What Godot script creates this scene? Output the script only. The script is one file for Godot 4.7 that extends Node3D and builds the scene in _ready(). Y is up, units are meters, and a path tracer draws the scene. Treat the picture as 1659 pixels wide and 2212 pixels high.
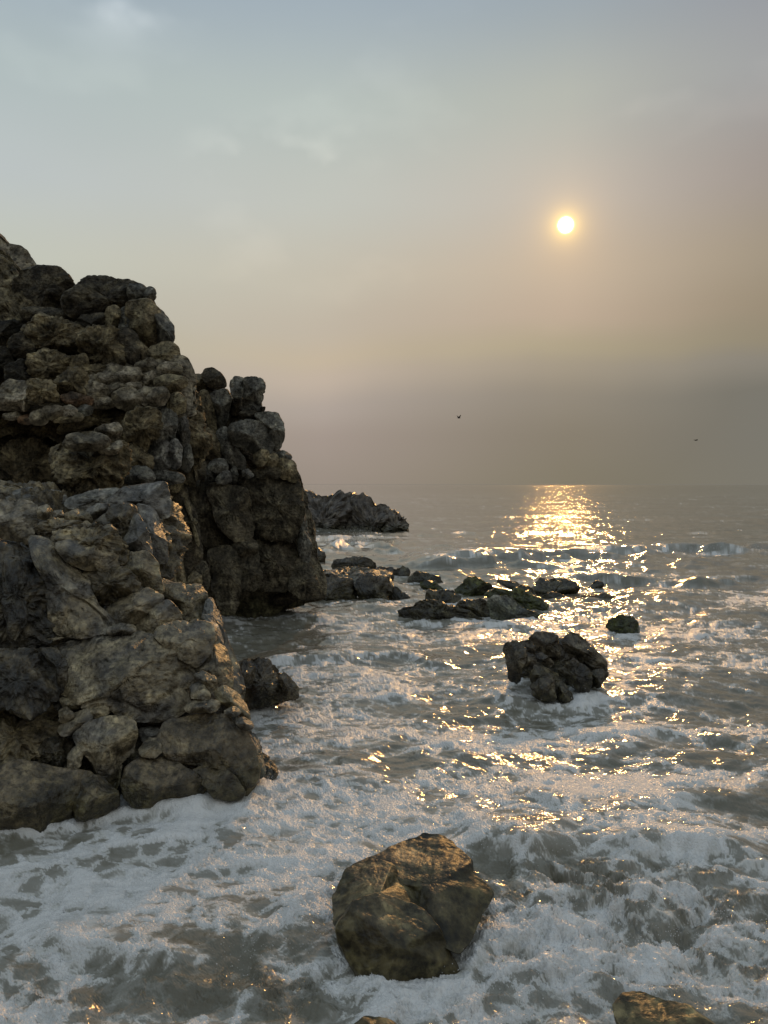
extends Node3D
# A rocky coast against a low hazy sun. Camera at (0, 5, 0) looks along -z; the sea lies at y = 0.

const EYE := 5.0
const TILT := -0.0354
const HALF := 0.6656          # tan of half the vertical field of view
const ASPECT := 0.75
# how the coordinate frames of the tracings map onto a 1659 x 2212 sheet: x0, y0, scale
const FR := {"S": [0.0, 0.0, 1.0], "A": [0.0, 495.5, 0.4266], "B": [0.0, 973.3, 0.4266], "C": [0.0, 495.5, 0.2133], "D": [309.7, 760.9, 0.25605],
	"E": [0.0, 1017.5, 0.24], "F": [0.0, 1327.2, 0.3733], "G": [619.4, 1044.0, 0.24], "H": [840.5, 1221.0, 0.3467], "K": [619.4, 1725.4, 0.6266]}

var taken := {}
var rock_dry: StandardMaterial3D
var rock_damp: StandardMaterial3D
var rock_wet: StandardMaterial3D
var rock_smooth: StandardMaterial3D
var n_big := FastNoiseLite.new()
var n_det := FastNoiseLite.new()
var n_cell := FastNoiseLite.new()
var n_pit := FastNoiseLite.new()
var n_tint := FastNoiseLite.new()
var n_fiss := FastNoiseLite.new()
var rng := RandomNumberGenerator.new()

# ---------------------------------------------------------------- helpers
func pt(px: float, py: float, d: float) -> Vector3:
	var v := Vector3((px / 1659.0 - 0.5) * 2.0 * HALF * ASPECT, (0.5 - py / 2212.0) * 2.0 * HALF, -1.0) * d
	return v.rotated(Vector3.RIGHT, TILT) + Vector3(0, EYE, 0)

func sea(px: float, py: float) -> Vector3:
	var v := pt(px, py, 1.0) - Vector3(0, EYE, 0)
	return v * (EYE / maxf(-v.y, 0.0004)) + Vector3(0, EYE, 0)

func numbered(called: String) -> String:
	var n: int = taken.get(called, 0)
	taken[called] = n + 1
	return called if n == 0 else "%s_%03d" % [called, n]

func tag(o: Node, label: String, category: String, group := "", kind := "") -> void:
	o.set_meta("label", label)
	o.set_meta("category", category)
	if group: o.set_meta("group", group)
	if kind: o.set_meta("kind", kind)

func put(called: String, mesh: Mesh, mat: Material, parent: Node = self, at := Vector3.ZERO) -> MeshInstance3D:
	var o := MeshInstance3D.new()
	o.mesh = mesh
	o.material_override = mat
	o.name = numbered(called)
	o.position = at
	parent.add_child(o, true)
	return o

func noise(kind: int, freq: float, oct: int, sd: int, fractal := FastNoiseLite.FRACTAL_FBM) -> FastNoiseLite:
	var n := FastNoiseLite.new()
	n.noise_type = kind
	n.frequency = freq
	n.seed = sd
	n.fractal_type = fractal if oct > 1 else FastNoiseLite.FRACTAL_NONE
	n.fractal_octaves = oct
	return n

func cells(freq: float, sd: int, ret: int, warp := 0.0, wfreq := 1.0) -> FastNoiseLite:
	var n := noise(FastNoiseLite.TYPE_CELLULAR, freq, 1, sd)
	n.cellular_return_type = ret
	n.cellular_distance_function = FastNoiseLite.DISTANCE_EUCLIDEAN
	if warp > 0.0:
		n.domain_warp_enabled = true
		n.domain_warp_amplitude = warp
		n.domain_warp_frequency = wfreq
		n.domain_warp_fractal_type = FastNoiseLite.DOMAIN_WARP_FRACTAL_PROGRESSIVE
		n.domain_warp_fractal_octaves = 3
	return n

func tex(n: FastNoiseLite, size: int, ramp: Array = [], normal := false, strength := 8.0) -> NoiseTexture2D:
	var t := NoiseTexture2D.new()
	t.width = size
	t.height = size
	t.seamless = true
	t.noise = n
	t.as_normal_map = normal
	t.bump_strength = strength
	if ramp:
		var g := Gradient.new()
		var off := PackedFloat32Array()
		var col := PackedColorArray()
		for r in ramp:
			off.append(r[0])
			col.append(r[1])
		g.offsets = off
		g.colors = col
		t.color_ramp = g
	return t

func gray(v: float) -> Color:
	return Color(v, v, v)

# ---------------------------------------------------------------- rock
# looks: tint, speckle tint, share of speckle, exponent, facets, big noise, crack depth, crack size, fine noise, pits
var LOOK := {
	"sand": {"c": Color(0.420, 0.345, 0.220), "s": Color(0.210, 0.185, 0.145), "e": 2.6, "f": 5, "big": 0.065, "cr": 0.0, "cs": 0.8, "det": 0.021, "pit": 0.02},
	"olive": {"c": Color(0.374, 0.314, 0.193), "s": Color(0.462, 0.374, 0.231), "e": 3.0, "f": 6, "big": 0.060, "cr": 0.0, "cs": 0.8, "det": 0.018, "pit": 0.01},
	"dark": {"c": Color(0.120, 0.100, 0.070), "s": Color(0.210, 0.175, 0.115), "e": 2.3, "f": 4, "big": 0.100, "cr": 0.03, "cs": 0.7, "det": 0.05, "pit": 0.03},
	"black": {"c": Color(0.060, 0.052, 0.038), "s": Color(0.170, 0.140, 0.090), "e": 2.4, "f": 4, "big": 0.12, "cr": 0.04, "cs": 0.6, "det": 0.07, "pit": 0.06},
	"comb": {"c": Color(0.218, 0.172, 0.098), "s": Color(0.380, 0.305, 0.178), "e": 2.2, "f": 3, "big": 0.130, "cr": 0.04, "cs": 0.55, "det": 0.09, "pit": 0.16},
	"pale": {"c": Color(0.482, 0.414, 0.302), "s": Color(0.291, 0.246, 0.168), "e": 2.6, "f": 5, "big": 0.060, "cr": 0.0, "cs": 0.6, "det": 0.015, "pit": 0.01},
	"blue": {"c": Color(0.316, 0.299, 0.265), "s": Color(0.207, 0.190, 0.155), "e": 3.0, "f": 6, "big": 0.050, "cr": 0.0, "cs": 0.6, "det": 0.015, "pit": 0.01},
	"gray": {"c": Color(0.286, 0.274, 0.233), "s": Color(0.391, 0.364, 0.299), "e": 3.0, "f": 6, "big": 0.070, "cr": 0.03, "cs": 0.6, "det": 0.035, "pit": 0.015},
	"wall": {"c": Color(0.167, 0.138, 0.092), "s": Color(0.270, 0.230, 0.155), "e": 3.4, "f": 7, "big": 0.060, "cr": 0.06, "cs": 0.8, "det": 0.04, "pit": 0.01},
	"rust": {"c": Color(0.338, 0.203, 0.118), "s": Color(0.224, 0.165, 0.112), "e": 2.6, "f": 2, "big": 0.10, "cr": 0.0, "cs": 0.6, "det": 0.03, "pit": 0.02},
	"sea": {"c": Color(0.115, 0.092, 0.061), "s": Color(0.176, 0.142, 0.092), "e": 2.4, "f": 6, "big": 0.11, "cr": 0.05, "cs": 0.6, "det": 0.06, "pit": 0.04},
	"moss": {"c": Color(0.090, 0.096, 0.032), "s": Color(0.168, 0.174, 0.042), "e": 2.4, "f": 3, "big": 0.15, "cr": 0.03, "cs": 0.5, "det": 0.06, "pit": 0.05},
	"spray": {"c": Color(0.270, 0.210, 0.125), "s": Color(0.170, 0.135, 0.085), "e": 2.4, "f": 3, "big": 0.055, "cr": 0.0, "cs": 0.6, "det": 0.016, "pit": 0.008, "fis": 0.12},
	"cape": {"c": Color(0.170, 0.140, 0.110), "s": Color(0.230, 0.195, 0.155), "e": 2.4, "f": 4, "big": 0.20, "cr": 0.20, "cs": 1.3, "det": 0.09, "pit": 0.12, "fis": 3.0},  # headland tint lightened to stand in for haze over distance
}

# one stone whose outline, seen along the line of sight, is the traced polygon: a rounded, faceted, weathered solid with thickness `fat` each way
func stone(frame: String, poly: Array, d: float, fat: float, look: String, lean := 0.0, fine := 1.0, into: Dictionary = {}, grown := 1.0) -> Dictionary:
	var L: Dictionary = LOOK[look]
	var f: Array = FR[frame]
	var pts: Array[Vector2] = []
	var mid := Vector2.ZERO
	var area := 0.0
	for i in range(0, poly.size(), 2):
		pts.append(Vector2(f[0] + poly[i] * f[2], f[1] + poly[i + 1] * f[2]))
	for i in pts.size():
		var a := pts[i]
		var b := pts[(i + 1) % pts.size()]
		var c := a.cross(b)
		area += c
		mid += (a + b) * c
	mid /= 3.0 * area
	var o := pt(mid.x, mid.y, d)
	var w := (Vector3(0, EYE, 0) - o).normalized()
	var u := Vector3.UP.cross(w).normalized()
	var v := w.cross(u)
	var flat: Array[Vector2] = []
	var around := 0.0
	var mean := 0.0
	for q in pts:
		var p := pt(q.x, q.y, d) - o
		flat.append(Vector2(p.dot(u), p.dot(v)))
		mean += flat[-1].length() / pts.size()
	for i in pts.size():
		around += pts[i].distance_to(pts[(i + 1) % pts.size()])
	var step := 4.0 / fine                     # sheet pixels between vertices
	var na := clampi(int(around / step), 26, 420)
	var nf := clampi(int(around / 6.28 / step * 1.35), 8, 120)
	var nb := maxi(4, nf / 3)
	var nr := nf + nb
	var rad := PackedFloat32Array()
	for j in na:
		var t := TAU * j / na
		var dir := Vector2(cos(t), sin(t))
		var best := 0.0
		for i in flat.size():
			var hit = Geometry2D.segment_intersects_segment(Vector2.ZERO, dir * 1000.0, flat[i], flat[(i + 1) % flat.size()])
			if hit != null: best = maxf(best, hit.length())
		rad.append(maxf(best, mean * 0.15) * grown)
	for k in 1 + na / 40:
		var r2 := rad.duplicate()
		for j in na: r2[j] = rad[j] * 0.5 + (rad[(j + 1) % na] + rad[(j + na - 1) % na]) * 0.25
		rad = r2
	rng.seed = int(mid.x * 131 + mid.y * 977)
	var facets: Array[Vector4] = []
	var turn := rng.randf() * TAU
	for k in int(L.f):
		var fa := turn + TAU * (k + rng.randf_range(-0.3, 0.3)) / int(L.f)
		var tl := rng.randf_range(0.25, 1.2)
		facets.append(Vector4(rng.randf_range(0.5, 0.95) + (0.12 if grown > 1.0 else 0.0), cos(fa) * tl, sin(fa) * tl, 0))
	facets.append(Vector4(rng.randf_range(0.55, 0.8) + (0.17 if grown > 1.0 else 0.0), rng.randf_range(-0.35, 0.45), -rng.randf_range(0.5, 1.1) * (0.75 if grown > 1.0 else 1.0), 0))
	if grown > 1.0: lean += 0.4 * clampf((mid.y - 1000.0) / 350.0, 0.0, 1.0)
	var ex: float = L.e * (1.15 if grown == 1.0 else 2.6)
	var scale_m := clampf(mean, 0.15, 2.2)
	var a_big: float = L.big * scale_m
	var f_big := 1.1 / scale_m
	var a_cr: float = L.cr * clampf(scale_m, 0.4, 1.4)
	var f_cr: float = 1.0 / (L.cs * clampf(scale_m, 0.5, 1.3))
	var a_det: float = L.det * clampf(scale_m, 0.3, 1.0) * 1.2
	var f_det := 3.2 / clampf(scale_m, 0.3, 1.2)
	var a_pit: float = L.pit * clampf(scale_m, 0.3, 1.2)
	var f_pit := 3.6 / clampf(scale_m, 0.35, 1.2)
	var a_fis := 0.085 * clampf(scale_m, 0.25, 1.2) * float(L.get("fis", 1.0))
	var tint := rng.randf_range(0.85, 1.18)
	var c0: Color = L.c
	var c1: Color = L.s
	var V := PackedVector3Array()
	var N := PackedVector3Array()
	var C := PackedColorArray()
	var I := PackedInt32Array()
	V.resize((nr + 1) * na)
	N.resize((nr + 1) * na)
	C.resize((nr + 1) * na)
	for i in nr + 1:
		var phi := PI * 0.5 * i / nf if i <= nf else PI * 0.5 + PI * 0.5 * (i - nf) / nb
		var sp := sin(phi)
		var cp := cos(phi)
		var r := 1.0 / pow(pow(absf(sp), ex) + pow(absf(cp), ex), 1.0 / ex)
		var q := r * sp
		var z0 := r * cp
		for j in na:
			var t := TAU * j / na
			var x := q * cos(t)
			var y := q * sin(t)
			var z := z0
			if z0 > -0.25:
				for k in facets:
					var lim := k.x + k.y * x + k.z * y
					var h := clampf(0.5 + 0.5 * (lim - z) / 0.05, 0.0, 1.0)
					z = lerpf(lim, z, h) - 0.05 * h * (1.0 - h)
				z = minf(z0, maxf(z, -0.25))
			var lx := x * rad[j]
			var ly := y * rad[j]
			var p := o + u * lx + v * ly + w * (z * fat - lean * ly)
			var nn := (u * x / rad[j] + v * y / rad[j] + w * (z0 / fat)).normalized()
			var disp := n_big.get_noise_3dv(p * f_big) * a_big * 1.6
			if a_cr > 0.0:
				var e := n_cell.get_noise_3dv(Vector3(p.x, p.y * 0.75, p.z) * f_cr) + 1.0
				disp -= a_cr * (1.0 - smoothstep(0.0, 0.22, e)) - a_cr * 0.5 * minf(e, 0.6)
			disp += n_det.get_noise_3dv(p * f_det) * a_det
			var q1 := absf(n_fiss.get_noise_3d(p.x * 0.55, p.y * 0.35, p.z * 0.55))
			var q2 := absf(n_fiss.get_noise_3d(p.x * 1.3 + 30.0, p.y * 1.9, p.z * 1.3))
			disp -= a_fis * ((1.0 - smoothstep(0.0, 0.028, q1)) + 0.6 * (1.0 - smoothstep(0.0, 0.035, q2)))
			if a_pit > 0.0:
				var e2 := n_pit.get_noise_3dv(p * f_pit) + 1.0
				disp -= a_pit * (1.0 - smoothstep(0.1, 0.75, e2))
			if grown > 1.0: p += w * (0.24 * n_big.get_noise_3d(p.x * 0.5, p.y * 0.42, p.z * 0.3) * minf(scale_m * 1.6, 1.0))
			V[i * na + j] = p + nn * disp
			var m := smoothstep(-0.12, 0.3, n_tint.get_noise_3dv(p * 1.3))
			var m2 := n_tint.get_noise_3dv(p * 5.0 + Vector3(40, 0, 0))
			var c := c0.lerp(c1, m) * tint * maxf(0.25, 1.0 + 0.7 * m2)
			# lichen and salt in pale patches, and dark seeps
			var sp1 := n_tint.get_noise_3dv(p * 2.6 + Vector3(0, 9, 0))
			c = c.lerp(Color(c.r * 1.7 + 0.02, c.g * 1.7 + 0.02, c.b * 1.6 + 0.015), 0.75 * smoothstep(0.2, 0.3, sp1)).lerp(c * 0.5, 0.7 * smoothstep(-0.22, -0.34, sp1))
			# the band that the tide keeps wet: darker, with a film of weed
			var tide := 1.0 - smoothstep(0.25, 0.85, p.y + 0.5 * n_tint.get_noise_3dv(p * 0.9))
			c = c.lerp(Color(c.r * 0.48, c.g * 0.53, c.b * 0.38), tide * 0.8)
			c.a = 1.0
			C[i * na + j] = c
	for i in nr + 1:
		var i0 := maxi(i - 1, 0) * na
		var i1 := mini(i + 1, nr) * na
		for j in na:
			var n := (V[i1 + j] - V[i0 + j]).cross(V[i * na + (j + 1) % na] - V[i * na + (j + na - 1) % na])
			if i == 0 or i == nr: n = w if i == 0 else -w
			N[i * na + j] = n.normalized()
	var base: int = into.V.size() if into else 0
	for i in nr:
		for j in na:
			var a := base + i * na + j
			var b := base + i * na + (j + 1) % na
			var e := base + (i + 1) * na + j
			var g := base + (i + 1) * na + (j + 1) % na
			if i > 0: I.append_array([a, b, e])
			if i < nr - 1: I.append_array([b, g, e])
	if into:
		into.V.append_array(V)
		into.N.append_array(N)
		into.C.append_array(C)
		into.I.append_array(I)
		return into
	return {"V": V, "N": N, "C": C, "I": I, "o": o, "r": mean}

func mesh_of(g: Dictionary, shift := Vector3.ZERO) -> ArrayMesh:
	var arr := []
	arr.resize(Mesh.ARRAY_MAX)
	if shift != Vector3.ZERO:
		for i in g.V.size(): g.V[i] -= shift
	arr[Mesh.ARRAY_VERTEX] = g.V
	arr[Mesh.ARRAY_NORMAL] = g.N
	arr[Mesh.ARRAY_COLOR] = g.C
	arr[Mesh.ARRAY_INDEX] = g.I
	var m := ArrayMesh.new()
	m.add_surface_from_arrays(Mesh.PRIMITIVE_TRIANGLES, arr)
	return m

# a stone that is part of the cliff
func bit(called: String, parent: Node, frame: String, poly: Array, d: float, fat: float, look: String, lean := 0.0, mat: Material = null) -> void:
	put(called, mesh_of(stone(frame, poly, d, fat, look, lean, 1.0, {}, 1.10 if frame == "B" else (1.2 if frame == "A" else 1.14))), mat if mat else (rock_damp if frame == "B" else rock_dry), parent)

# a stone that stands by itself, made of one or more lobes run together
func rock(called: String, label: String, category: String, group: String, lobes: Array, mat: Material, sunk := false) -> void:
	var g := {}
	for l in lobes:
		if sunk:      # carry the traced outline on below the waterline
			var low := -INF
			var top := INF
			for k in range(1, l[1].size(), 2):
				low = maxf(low, l[1][k])
				top = minf(top, l[1][k])
			for k in range(1, l[1].size(), 2):
				var over: float = (l[1][k] - lerpf(top, low, 0.6)) / (low - top)
				if over > 0.0: l[1][k] += over * (low - top) * 1.3
		g = stone(l[0], l[1], l[2], l[3], l[4], l[5] if l.size() > 5 else 0.0, 1.0, g)
	var foot := Vector3(g.o.x, 0.0, g.o.z)
	var o := put(called, mesh_of(g, foot), mat, self, foot)
	tag(o, label, category, group)

# ---------------------------------------------------------------- sky
func sky_panorama() -> ImageTexture:
	# colours of the hazy air by bearing (degrees right of straight ahead) and height (degrees)
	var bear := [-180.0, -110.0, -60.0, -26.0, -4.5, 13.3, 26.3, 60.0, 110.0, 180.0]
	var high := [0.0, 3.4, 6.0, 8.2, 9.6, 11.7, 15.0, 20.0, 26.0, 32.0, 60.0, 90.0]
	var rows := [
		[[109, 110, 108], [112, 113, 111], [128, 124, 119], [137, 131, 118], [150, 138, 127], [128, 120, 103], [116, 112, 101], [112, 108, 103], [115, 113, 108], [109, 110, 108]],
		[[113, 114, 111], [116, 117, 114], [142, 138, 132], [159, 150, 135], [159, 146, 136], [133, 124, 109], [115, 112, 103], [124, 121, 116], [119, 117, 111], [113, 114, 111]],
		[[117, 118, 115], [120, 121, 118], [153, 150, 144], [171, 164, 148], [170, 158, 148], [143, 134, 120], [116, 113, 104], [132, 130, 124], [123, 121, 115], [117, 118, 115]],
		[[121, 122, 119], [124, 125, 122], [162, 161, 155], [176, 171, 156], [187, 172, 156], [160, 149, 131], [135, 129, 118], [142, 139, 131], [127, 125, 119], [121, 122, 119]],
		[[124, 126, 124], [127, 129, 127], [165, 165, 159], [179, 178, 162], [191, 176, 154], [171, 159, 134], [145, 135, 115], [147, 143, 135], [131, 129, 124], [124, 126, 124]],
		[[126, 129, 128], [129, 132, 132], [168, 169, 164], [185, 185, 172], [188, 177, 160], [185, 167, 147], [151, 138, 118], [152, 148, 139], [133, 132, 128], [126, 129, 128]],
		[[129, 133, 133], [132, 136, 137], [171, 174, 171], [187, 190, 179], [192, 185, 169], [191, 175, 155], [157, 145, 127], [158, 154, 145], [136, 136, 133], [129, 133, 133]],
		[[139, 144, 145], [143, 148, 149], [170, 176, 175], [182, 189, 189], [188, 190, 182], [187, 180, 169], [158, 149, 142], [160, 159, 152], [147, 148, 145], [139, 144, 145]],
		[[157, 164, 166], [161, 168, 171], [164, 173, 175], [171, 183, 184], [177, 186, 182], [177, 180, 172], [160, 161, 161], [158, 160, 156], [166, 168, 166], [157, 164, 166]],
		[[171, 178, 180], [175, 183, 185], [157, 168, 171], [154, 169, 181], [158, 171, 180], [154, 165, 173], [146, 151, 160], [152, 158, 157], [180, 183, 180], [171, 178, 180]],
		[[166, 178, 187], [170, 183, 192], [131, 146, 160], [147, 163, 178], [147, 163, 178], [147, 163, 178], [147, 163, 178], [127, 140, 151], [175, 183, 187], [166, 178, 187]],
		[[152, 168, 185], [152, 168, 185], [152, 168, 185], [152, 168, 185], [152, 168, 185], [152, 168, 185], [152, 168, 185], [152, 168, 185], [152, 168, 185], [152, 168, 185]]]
	var W := 1024
	var H := 512
	var puff := noise(FastNoiseLite.TYPE_SIMPLEX_SMOOTH, 2.2, 5, 77)
	var veil := noise(FastNoiseLite.TYPE_SIMPLEX_SMOOTH, 1.1, 4, 12)
	var sun := (pt(1222, 486, 1.0) - Vector3(0, EYE, 0)).normalized()
	var im := Image.create_empty(W, H, false, Image.FORMAT_RGBF)
	for yy in H:
		var el := 90.0 - (yy + 0.5) / H * 180.0
		var e := maxf(el, 0.0)
		for xx in W:
			var az := (xx + 0.5) / W * 360.0 - 180.0
			var eb := e + 0.9 * veil.get_noise_2d(az * 0.045, 3.0) * smoothstep(3.0, 6.0, e) * (1.0 - smoothstep(12.0, 18.0, e))
			var k := 0
			while k < high.size() - 2 and high[k + 1] < eb: k += 1
			var te: float = clampf((eb - high[k]) / (high[k + 1] - high[k]), 0, 1)
			te = lerpf(te, te * te * (3 - 2 * te), 0.4)
			var b := 0
			while b < bear.size() - 2 and bear[b + 1] < az: b += 1
			var tb: float = clampf((az - bear[b]) / (bear[b + 1] - bear[b]), 0, 1)
			tb = lerpf(tb, tb * tb * (3 - 2 * tb), 0.15)
			var c := Color(0, 0, 0)
			for ch in 3:
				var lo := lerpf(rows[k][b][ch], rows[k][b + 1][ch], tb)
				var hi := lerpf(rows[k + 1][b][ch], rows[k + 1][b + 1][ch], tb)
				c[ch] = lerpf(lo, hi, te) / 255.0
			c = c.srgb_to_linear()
			if el > -1.0:
				var ra := deg_to_rad(az)
				var re := deg_to_rad(e)
				var dir := Vector3(sin(ra) * cos(re), sin(re), -cos(ra) * cos(re))
				var n := puff.get_noise_3d(dir.x * 1.6, dir.y * 3.4, dir.z * 1.6)
				var n3 := puff.get_noise_3d(dir.x * 4.0, dir.y * 9.0, dir.z * 4.0)
				var n2 := veil.get_noise_3d(dir.x * 1.2, dir.y * 3.0, dir.z * 1.2)
				var s := 0.05 * smoothstep(0.12, 0.5, n) * smoothstep(6.0, 18.0, e) + 0.05 * n2
				# the two thin warm clouds on the left
				s += 0.42 * exp(-pow((az + 8.0 - 3.0 * n) / 4.2, 2) - pow((e - 21.6 - 2.0 * n2) / 1.6, 2)) * clampf(0.25 + 2.2 * n + 1.2 * n3, 0.0, 1.2)
				s += 0.5 * exp(-pow((az + 18.5 - 4.0 * n) / 3.4, 2) - pow((e - 29.2 - 5.0 * n2) / 1.9, 2)) * clampf(0.25 + 2.2 * n + 1.2 * n3, 0.0, 1.2)
				c = c * (1.0 + s) + Color(0.09, 0.045, 0.012) * maxf(s, 0.0) * 1.6
			im.set_pixel(xx, yy, c)
	im.resize(4096, 2048, Image.INTERPOLATE_CUBIC)
	# the veiled sun and its aureole
	var saz := rad_to_deg(atan2(sun.x, -sun.z))
	var sel := rad_to_deg(asin(sun.y))
	var cx := (saz + 180.0) / 360.0 * 4096.0
	var cy := (90.0 - sel) / 180.0 * 2048.0
	for yy in range(int(cy) - 170, int(cy) + 171):
		for xx in range(int(cx) - 180, int(cx) + 181):
			var el := deg_to_rad(90.0 - (yy + 0.5) / 2048.0 * 180.0)
			var az := deg_to_rad((xx + 0.5) / 4096.0 * 360.0 - 180.0)
			var dir := Vector3(sin(az) * cos(el), sin(el), -cos(az) * cos(el))
			var a := rad_to_deg(dir.angle_to(sun))
			var c := im.get_pixel(xx, yy)
			var fade := 1.0 - smoothstep(10.0, 14.0, a)
			c += Color(0.34, 0.17, 0.01) * exp(-a / 1.3) * fade + Color(0.055, 0.022, 0.0) * exp(-a / 4.0) * fade
			var disc := 1.0 - smoothstep(0.38, 0.55, a)
			c += Color(9.0, 7.6, 4.6) * disc + Color(0.6, 0.40, 0.06) * exp(-maxf(a - 0.5, 0.0) / 0.42)
			c.a = 1.0
			im.set_pixel(xx, yy, c)
	return ImageTexture.create_from_image(im)

# ---------------------------------------------------------------- build
func _ready() -> void:
	var cam := Camera3D.new()
	cam.name = "camera"
	cam.position = Vector3(0, EYE, 0)
	cam.rotation.x = TILT
	cam.fov = rad_to_deg(2.0 * atan(HALF))
	cam.near = 0.1
	cam.far = 40000.0
	add_child(cam)
	var sky := PanoramaSkyMaterial.new()
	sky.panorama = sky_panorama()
	var env := Environment.new()
	env.background_mode = Environment.BG_SKY
	env.sky = Sky.new()
	env.sky.sky_material = sky
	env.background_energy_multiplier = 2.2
	env.sky_rotation = Vector3(0, PI, 0)
	env.tonemap_mode = Environment.TONE_MAPPER_LINEAR
	env.tonemap_exposure = 0.475
	env.sdfgi_enabled = true
	env.ssao_enabled = true
	env.ssil_enabled = true
	var we := WorldEnvironment.new()
	we.name = "environment"
	we.environment = env
	add_child(we)
	var sun := DirectionalLight3D.new()
	sun.name = "sun"
	sun.light_color = Color(1.0, 0.75, 0.44)
	sun.light_energy = 0.62
	sun.light_angular_distance = 2.0
	sun.shadow_enabled = true
	var sd := (pt(1222, 486, 1.0) - Vector3(0, EYE, 0)).normalized()
	add_child(sun)
	sun.basis = Basis.looking_at(-sd)

	make_materials()
	build_sea()
	build_unseen_shore()
	build_cliff()
	build_rocks()
	build_spray()
	build_birds()

func make_materials() -> void:
	n_big = noise(FastNoiseLite.TYPE_SIMPLEX_SMOOTH, 1.0, 4, 3)
	n_det = noise(FastNoiseLite.TYPE_SIMPLEX_SMOOTH, 1.0, 4, 5, FastNoiseLite.FRACTAL_RIDGED)
	n_cell = cells(1.0, 9, FastNoiseLite.RETURN_DISTANCE2_SUB, 0.35, 1.2)
	n_pit = cells(1.0, 14, FastNoiseLite.RETURN_DISTANCE, 0.3, 1.5)
	n_fiss = noise(FastNoiseLite.TYPE_SIMPLEX_SMOOTH, 0.6, 3, 41)
	n_tint = noise(FastNoiseLite.TYPE_SIMPLEX_SMOOTH, 1.0, 4, 21)
	var ng := noise(FastNoiseLite.TYPE_SIMPLEX_SMOOTH, 0.012, 7, 31)
	ng.fractal_gain = 0.68
	var nh := noise(FastNoiseLite.TYPE_SIMPLEX_SMOOTH, 0.014, 8, 33)
	nh.fractal_gain = 0.6
	var grain := tex(ng, 1024, [[0.0, gray(0.30)], [0.36, gray(0.66)], [0.5, gray(0.88)], [0.64, gray(1.0)], [1.0, gray(1.0)]])
	var relief := tex(nh, 1024)
	var stain := tex(noise(FastNoiseLite.TYPE_SIMPLEX_SMOOTH, 0.006, 7, 35), 1024, [[0.0, gray(0.45)], [0.38, gray(0.75)], [0.5, gray(1.0)], [1.0, gray(1.0)]])
	for k in 4:
		var m := StandardMaterial3D.new()
		m.resource_name = ["dry_rock", "damp_rock", "wet_rock", "smooth_rock"][k]
		m.vertex_color_use_as_albedo = true
		m.albedo_texture = grain
		m.uv1_triplanar = true
		m.uv1_world_triplanar = true
		m.uv1_scale = Vector3.ONE * 0.55
		m.heightmap_enabled = true
		m.heightmap_texture = relief
		m.heightmap_scale = [12.0, 6.0, 5.0, 1.3][k]
		m.detail_enabled = true
		m.detail_albedo = stain
		m.detail_blend_mode = BaseMaterial3D.BLEND_MODE_MUL
		m.detail_uv_layer = BaseMaterial3D.DETAIL_UV_2
		m.uv2_triplanar = true
		m.uv2_world_triplanar = true
		m.uv2_scale = Vector3.ONE * 0.17
		m.roughness = [0.72, 0.36, 0.24, 0.42][k]
		m.metallic_specular = [0.35, 0.5, 0.5, 0.42][k]
		if k == 0: rock_dry = m
		elif k == 1: rock_damp = m
		elif k == 2: rock_wet = m
		else: rock_smooth = m

# ---------------------------------------------------------------- sea
var w_swell := FastNoiseLite.new()
var w_chop := FastNoiseLite.new()
var w_fine := FastNoiseLite.new()
var w_lump := FastNoiseLite.new()
var w_patch := FastNoiseLite.new()
var w_lace := FastNoiseLite.new()
var w_lace2 := FastNoiseLite.new()
var w_frill := FastNoiseLite.new()
var crests: Array = []
var pools: Array = []

func crest(px: Array, height: float, front: float, back: float, foam: float) -> void:
	var xs := PackedFloat32Array()
	var ds := PackedFloat32Array()
	for i in range(0, px.size(), 2):
		var p := sea(px[i], px[i + 1])
		xs.append(p.x)
		ds.append(-p.z)
	crests.append([xs, ds, height, front, back, foam])

func pool(px: float, py: float, rx: float, rz: float, bias: float, rough := 0.0) -> void:
	var p := sea(px, py)
	pools.append([p.x, -p.z, rx, rz, bias, rough])

var out_h := 0.0
var out_f := 0.0

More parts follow.
